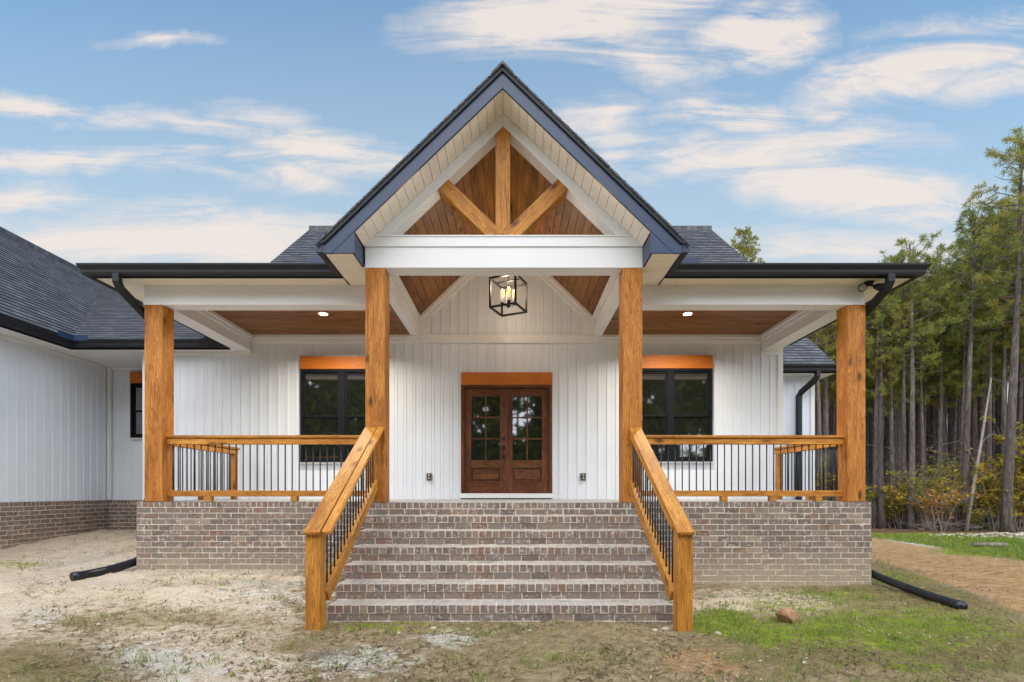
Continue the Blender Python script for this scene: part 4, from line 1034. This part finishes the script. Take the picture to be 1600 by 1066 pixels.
for i, (px, py, r, lab) in enumerate(((1023, 985, .035, 'small pale stone on the soil beside the right newel post, farther from it'), (1040, 983, .042, 'pale stone touching the foot of the right newel post'), (677, 982, .035, 'small pale stone under the lowest step, left half'), (1122, 990, .03, 'flat pale stone in the turf just right of the right newel post'))):
    d = 1.288*800/(py-768.5); rock('stone', (px-802)*d/800+.13, d, r, M['pebble'], lab, 'stone', None, 30+i, .6)
# rubble heap, log, brush
vs, fs = [], []; rr = random.Random(9)
lump(vs, fs, (0, 0, -.12), 1.0, rr, .22); lump(vs, fs, (1.2, .2, -.14), 1.1, rr, .2)
for k in range(150):
    x, y = rr.gauss(.4, 1.1), rr.gauss(0, .45); lump(vs, fs, (x, y, .12*math.exp(-(x*x/2.5+y*y))*rr.random()), rr.uniform(.03, .10), rr, .6)
o = loose('rubble', vs, fs, M['pebble']); o.location = (17.9, 18.6, gz(17.9, 18.6)); tag(o, kind='stuff')
t = thing('log', 'short cut log lying in the far strip of green grass', 'log', (12.6, 13.4, gz(12.6, 13.4)+.07))
b = MB(); b.tube([(-.42, .03, 0), (0, 0, .01), (.42, -.03, 0)], [.055, .06, .06], M['deadwood'], 10); b.build('log_body', t)
t = thing('dead_weed', 'tangle of dry dead twigs on the pale sand before the steps', 'dead weed', (-1.32, 4.0, gz(-1.32, 4.0)))
b = MB(); rr = random.Random(2)
for k in range(60):
    a = rr.uniform(0, 6.28); l = rr.uniform(.05, .17); p = Vector((rr.gauss(0, .05), rr.gauss(0, .05), 0))
    b.tube([p, p+Vector((math.cos(a)*l*.5, math.sin(a)*l*.5, rr.uniform(.01, .05))), p+Vector((math.cos(a)*l, math.sin(a)*l, rr.uniform(0, .05)))], [.0022, .0018, .001], M['deadwood'], 4, False)
b.build('twigs', t)

# ------------------------------------------------------------------ pines and undergrowth
def tuft(vs, fs, p, d, rr, n, ln, w):
    for k in range(n):
        v = (d*rr.uniform(.0, 1.0)+Vector((rr.gauss(0, 1), rr.gauss(0, 1), rr.gauss(0, 1)))*.85).normalized(); l = ln*rr.uniform(.65, 1.0)
        s = v.cross(Vector((rr.gauss(0, 1), rr.gauss(0, 1), rr.gauss(0, 1)))).normalized()*w*rr.uniform(.6, 1.2)
        i = len(vs); q = p+v*l*.08
        vs += [tuple(q-s*.35), tuple(q+s*.35), tuple(q+v*l*.6+s*.5), tuple(q+v*l), tuple(q+v*l*.6-s*.5)]; fs.append((i, i+1, i+2, i+3, i+4))
def pine_mesh(seed, H, r0, cb, spread, lean=(0, 0), nbr=36, tn=28, stubs=4, w=.017):
    """trunk, crown limbs and needle tufts; cb = height where the crown begins"""
    rr = random.Random(seed); trunk = MB(); limb = MB(); vs, fs = [], []
    ph = rr.uniform(0, 6.28); amp = rr.uniform(.05, .2)
    def c(z): t = z/H; return Vector((lean[0]*t+amp*math.sin(3*t+ph)*t, lean[1]*t+amp*math.cos(2.4*t+ph)*t, z))
    N = 16; trunk.tube([c(H*i/N-(.25 if i == 0 else 0)) for i in range(N+1)], [r0*(1.25 if i == 0 else 1)*(1-.86*(i/N)**1.15)+.012 for i in range(N+1)], M['bark'], 10)
    for k in range(stubs):
        z = rr.uniform(.16, .9)*cb; a = rr.uniform(0, 6.28); l = rr.uniform(.25, 1.5) if rr.random() < .6 else rr.uniform(.1, .3); p = c(z); q = p+Vector((math.cos(a), math.sin(a), rr.uniform(-.1, .7)))*l
        trunk.tube([p, p.lerp(q, .5)+Vector((0, 0, -.03)), q], [.018, .013, .006], M['bark'] if rr.random() < .7 else M['deadwood'], 5, False)
    for k in range(nbr):
        t = (k+rr.random())/nbr; z = cb+(H-cb)*t*.985; a = k*2.4+rr.uniform(-.5, .5); p = c(z)
        l = spread*(.35+.65*math.sin(math.pi*min(1, .30+.70*(1-t))))*(1-t)**.45*rr.uniform(.55, 1.15)+.25
        up = .05+.75*t+rr.uniform(-.2, .25)
        d = Vector((math.cos(a), math.sin(a), up)).normalized(); q = p+d*l*.6+Vector((0, 0, -.05*l)); e = q+(d+Vector((0, 0, .45))).normalized()*l*.4
        br = .012+.020*l/spread
        limb.tube([p, q, e], [br, br*.6, br*.25], M['bark'], 5, False)
        if rr.random() < .12: continue
        m = max(3, int(2+l*3.0))
        for s in range(m):
            tt = .35+.65*(s+rr.random())/m
            b0 = (p.lerp(q, tt/.6) if tt < .6 else q.lerp(e, (tt-.6)/.4))
            sd = (d*.6+Vector((rr.gauss(0, .8), rr.gauss(0, .8), rr.gauss(.35, .45)))).normalized(); sl = l*.30*rr.uniform(.3, 1.1)+.06
            tip = b0+sd*sl
            if sl > .2: limb.tube([b0, tip], [br*.35, .004], M['bark'], 3, False)
            tuft(vs, fs, tip, sd, rr, tn, .22, w)
            if sl > .35: tuft(vs, fs, b0.lerp(tip, .55), sd, rr, tn*2//3, .20, w)
        tuft(vs, fs, e, d, rr, tn, .25, w)
    i0 = len(limb.v)
    return trunk, limb, vs, fs
def pine(name, loc, label, group, **k):
    t = thing(name, label, 'pine tree', loc, group)
    trunk, limb, vs, fs = pine_mesh(**k)
    trunk.build('trunk', t, 0, False)
    cr = loose('crown', vs, fs, M['needles'], t); limb.build('limbs', cr, 0, False)
    return t
def clone(t, loc, rz, s, label):
    c = t.copy(); COL.objects.link(c); c.location = loc; c.rotation_euler = (0, 0, rz); c.scale = (s, s, s*1.0); c['label'] = label
    for ch in list(t.children):
        q = ch.copy(); COL.objects.link(q); q.parent = c
        for gch in list(ch.children):
            w_ = gch.copy(); COL.objects.link(w_); w_.parent = q
    return c
def ground_at(px, d): x = (px-802)*d/800+.13; return (x, d, gz(x, d))
EDGE = 'pines along the edge of the wood'
pine('pine_tree', ground_at(1572, 20.4), 'tallest pine, its thick bare trunk rising beside the rubble heap', EDGE, seed=1, H=15.6, r0=.165, cb=8.2, spread=2.5, lean=(.55, 0), nbr=62, tn=28, w=.018)
pine('pine_tree', ground_at(1508, 21.4), 'pine with a straight grey trunk behind the leaning dead stem', EDGE, seed=2, H=13.1, r0=.135, cb=8.0, spread=2.1, lean=(.25, 0), nbr=50, tn=28, w=.018)
pa = pine('pine_tree', ground_at(1423.5, 22.0), 'slim pine with bare side twigs, right one of a close pair', EDGE, seed=3, H=12.2, r0=.115, cb=6.8, spread=2.0, nbr=36, stubs=7)
pb = pine('pine_tree', ground_at(1411, 22.6), 'slim dark pine, left one of a close pair', EDGE, seed=4, H=11.8, r0=.10, cb=6.6, spread=1.9, nbr=36)
pc = pine('pine_tree', ground_at(1395, 23.4), 'thin pine standing left of the close pair of trunks', EDGE, seed=5, H=12.0, r0=.095, cb=6.4, spread=2.0, nbr=36, stubs=5)
pd = pine('pine_tree', ground_at(1377.5, 22.4), 'thin pine nearest to the porch corner post on its right', EDGE, seed=6, H=11.6, r0=.105, cb=6.9, spread=1.9, nbr=36)
pe = pine('pine_tree', ground_at(1289, 24.0), 'pine seen through the gap between side wing and corner post', EDGE, seed=8, H=11.4, r0=.125, cb=6.0, spread=2.0, nbr=36)
far = pine('pine_tree', ground_at(1163, 46), 'lone pine top showing above the roof to the right of the gable', None, seed=9, H=25.0, r0=.3, cb=20.0, spread=2.1, nbr=70, tn=26, w=.034)
protos = [pa, pb, pc, pd, pe]
rt = random.Random(77); taken = [(1572, 20.4), (1508, 21.4), (1423, 22), (1411, 22.6), (1395, 23.4), (1377, 22.4), (1289, 24)]
DEEP = 'slender pines inside the shaded wood'
n = 0; tries = 0
while n < 165 and tries < 5000:
    tries += 1
    d = 22.5+rt.random()**1.25*30; px = rt.uniform(1235, 1665)
    x, y, z = ground_at(px, d)
    if any(math.hypot(x-a, y-c) < .85 for a, c in taken): continue
    taken.append((x, y)); yt = 452-sst(1430, 1610, px)*115+rt.uniform(-14, 55); s = (1.288-z+(768.5-yt)*d/800)/12.0
    clone(rt.choice(protos), (x, y, z), rt.uniform(0, 6.28), s, 'slender pine standing among many alike deeper inside the wood')['group'] = DEEP
    n += 1
# edge pines beyond the frame's right margin keep the wood going
for i, (px, d, s) in enumerate(((1640, 20.8, 1.2), (1545, 22.6, 1.08), (1600, 23.6, 1.25), (1466, 24.0, 1.06), (1475, 26.0, 1.1), (1532, 24.6, 1.15))):
    clone(protos[i % 5], ground_at(px, d), i*1.3, s, 'slender pine standing among many alike deeper inside the wood')['group'] = DEEP
# the leaning dead stem
t = thing('dead_tree', 'pale dead stem leaning across the pine trunks', 'dead tree', ground_at(1511, 20.9))
b = MB(); b.tube([(-.05, 0, -.1), (.35, .1, 1.8), (.75, .2, 3.6), (1.32, .35, 6.35)], [.075, .062, .05, .028], M['deadwood'], 8)
b.tube([(.75, .2, 3.6), (.95, .1, 3.9), (1.2, .1, 4.0)], [.02, .014, .006], M['deadwood'], 5); b.build('trunk', t)
# undergrowth
def shrub_mesh(seed, H, Wd, n, leaf, m, t):
    rr = random.Random(seed); st = MB(); vs, fs = [], []; tips = []
    for k in range(9):
        a = rr.uniform(0, 6.28); l = H*rr.uniform(.55, 1.0); o = Vector((rr.gauss(0, .12), rr.gauss(0, .12), -.05)); e = Vector((math.cos(a)*Wd*rr.uniform(.2, 1), math.sin(a)*Wd*rr.uniform(.2, 1), l)); mpt = o.lerp(e, .5)+Vector((0, 0, .12*H))
        st.tube([o, mpt, e], [.02, .013, .005], M['deadwood'], 5, False)
        for q in range(7):
            f = rr.uniform(.3, 1); bp = o.lerp(mpt, f*2) if f < .5 else mpt.lerp(e, f*2-1); tp = bp+Vector((rr.gauss(0, .3), rr.gauss(0, .3), rr.gauss(.08, .2)))*Wd*.9
            st.tube([bp, tp], [.007, .003], M['deadwood'], 3, False); tips.append((bp, tp))
    for k in range(n):
        bp, tp = rr.choice(tips); p = bp.lerp(tp, rr.uniform(.2, 1.1))+Vector((rr.gauss(0, .07), rr.gauss(0, .07), rr.gauss(0, .05)))
        if p.z < .05: continue
        u = Vector((rr.gauss(0, 1), rr.gauss(0, 1), rr.gauss(0, .45))).normalized(); v = u.cross(Vector((rr.gauss(0, .4), rr.gauss(0, .4), 1))).normalized(); l = leaf*rr.uniform(.6, 1.25); i = len(vs)
        vs += [tuple(p-u*l*.5), tuple(p-v*l*.33), tuple(p+u*l*.5), tuple(p+v*l*.33)]; fs.append((i, i+1, i+2, i+3))
    st.build('stems', t, 0, False); loose('foliage', vs, fs, m, t)
def shrub(px, d, seed, H, Wd, n, m, label, leaf=.13):
    t = thing('shrub', label, 'shrub', ground_at(px, d), 'undergrowth below the pines'); shrub_mesh(seed, H, Wd, n, leaf, m, t); return t
sh = [shrub(1596, 20.9, 1, 4.8, 1.7, 2000, M['leaf_yellow'], 'tall bright yellow shrub beside the thickest pine trunk, right of it', .17),
      shrub(1548, 21.6, 2, 3.0, 1.5, 1400, M['leaf_yellow'], 'yellow shrub between the leaning stem and the thickest pine', .14),
      shrub(1462, 21.2, 3, 1.8, 1.1, 800, M['leaf_rust'], 'low rust red shrub left of the leaning stem', .12),
      shrub(1440, 23.0, 4, 3.2, 1.4, 700, M['leaf_green'], 'thin green and yellow shrub just right of the close pair of pines', .13),
      shrub(1490, 23.4, 5, 3.4, 1.6, 1200, M['leaf_yellow'], 'airy golden shrub behind the leaning stem', .14),
      shrub(1392, 22.8, 6, 1.6, 1.1, 600, M['leaf_green'], 'sparse green shrub at the foot of the left edge pines', .12)]
UG = [(1478, 21.6, 4), (1445, 21.8, 3), (1405, 22.6, 1), (1585, 20.9, 4), (1525, 21.2, 5), (1560, 21.3, 4), (1430, 22.6, 3), (1612, 20.8, 1), (1380, 23.0, 5), (1588, 21.6, 3), (1530, 22.4, 1), (1375, 23.5, 5), (1310, 24.5, 5), (1280, 23.5, 1), (1345, 25.0, 2), (1420, 24.5, 5), (1455, 25.5, 1), (1500, 26, 2), (1560, 24.8, 2), (1610, 23.4, 1), (1640, 22.2, 0), (1330, 23.2, 2), (1470, 28, 3), (1535, 28, 4), (1580, 27, 3), (1410, 28, 1), (1360, 28, 3)]
for i, (px, d, k) in enumerate(UG):
    c = clone(sh[k], ground_at(px, d), i*1.7, rt.uniform(.6, 1.0), ['yellow leaved shrub half hidden among the pine trunks', 'yellow leaved shrub half hidden among the pine trunks', 'rust coloured shrub half hidden among the pine trunks', 'green and yellow shrub half hidden among the pine trunks', 'yellow leaved shrub half hidden among the pine trunks', 'green and yellow shrub half hidden among the pine trunks'][k])
    c['group'] = ['yellow shrubs among the pine trunks', 'yellow shrubs among the pine trunks', 'rust shrubs among the pine trunks', 'green shrubs among the pine trunks', 'yellow shrubs among the pine trunks', 'green shrubs among the pine trunks'][k]
t = thing('brush_pile', 'heap of dead grey branches between the pine trunks', 'brush pile', ground_at(1480, 21.0))
b = MB(); rr = random.Random(12)
for k in range(90):
    p = Vector((rr.gauss(0, .8), rr.gauss(0, .3), rr.uniform(0, .35))); a = rr.uniform(0, 6.28); q = p+Vector((math.cos(a), math.sin(a)*.5, rr.uniform(-.1, .35)))*rr.uniform(.3, .9); b.tube([p, q], [.012, .004], M['deadwood'], 4, False)
b.build('branches', t, 0, False)
# far wood: masses nobody could count
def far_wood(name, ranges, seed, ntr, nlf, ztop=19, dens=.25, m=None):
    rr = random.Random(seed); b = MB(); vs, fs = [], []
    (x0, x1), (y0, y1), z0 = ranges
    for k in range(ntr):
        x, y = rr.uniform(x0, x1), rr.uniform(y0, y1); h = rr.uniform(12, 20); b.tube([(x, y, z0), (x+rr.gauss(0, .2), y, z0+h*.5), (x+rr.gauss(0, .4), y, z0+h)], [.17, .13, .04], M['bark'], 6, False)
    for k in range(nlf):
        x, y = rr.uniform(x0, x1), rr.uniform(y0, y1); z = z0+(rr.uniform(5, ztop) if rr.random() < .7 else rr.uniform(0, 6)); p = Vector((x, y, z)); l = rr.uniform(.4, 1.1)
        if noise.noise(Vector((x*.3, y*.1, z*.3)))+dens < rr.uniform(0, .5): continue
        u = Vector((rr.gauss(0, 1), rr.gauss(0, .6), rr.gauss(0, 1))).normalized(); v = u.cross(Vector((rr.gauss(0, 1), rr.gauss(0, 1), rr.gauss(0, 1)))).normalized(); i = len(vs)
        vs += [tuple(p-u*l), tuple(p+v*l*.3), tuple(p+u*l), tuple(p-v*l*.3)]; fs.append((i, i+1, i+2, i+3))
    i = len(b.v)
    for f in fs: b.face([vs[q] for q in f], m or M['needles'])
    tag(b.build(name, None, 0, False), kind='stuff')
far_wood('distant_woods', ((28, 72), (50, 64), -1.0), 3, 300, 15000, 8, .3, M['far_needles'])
far_wood('woods_across_road', ((-40, 40), (-38, -28), -.3), 4, 130, 60000, 19, .42)
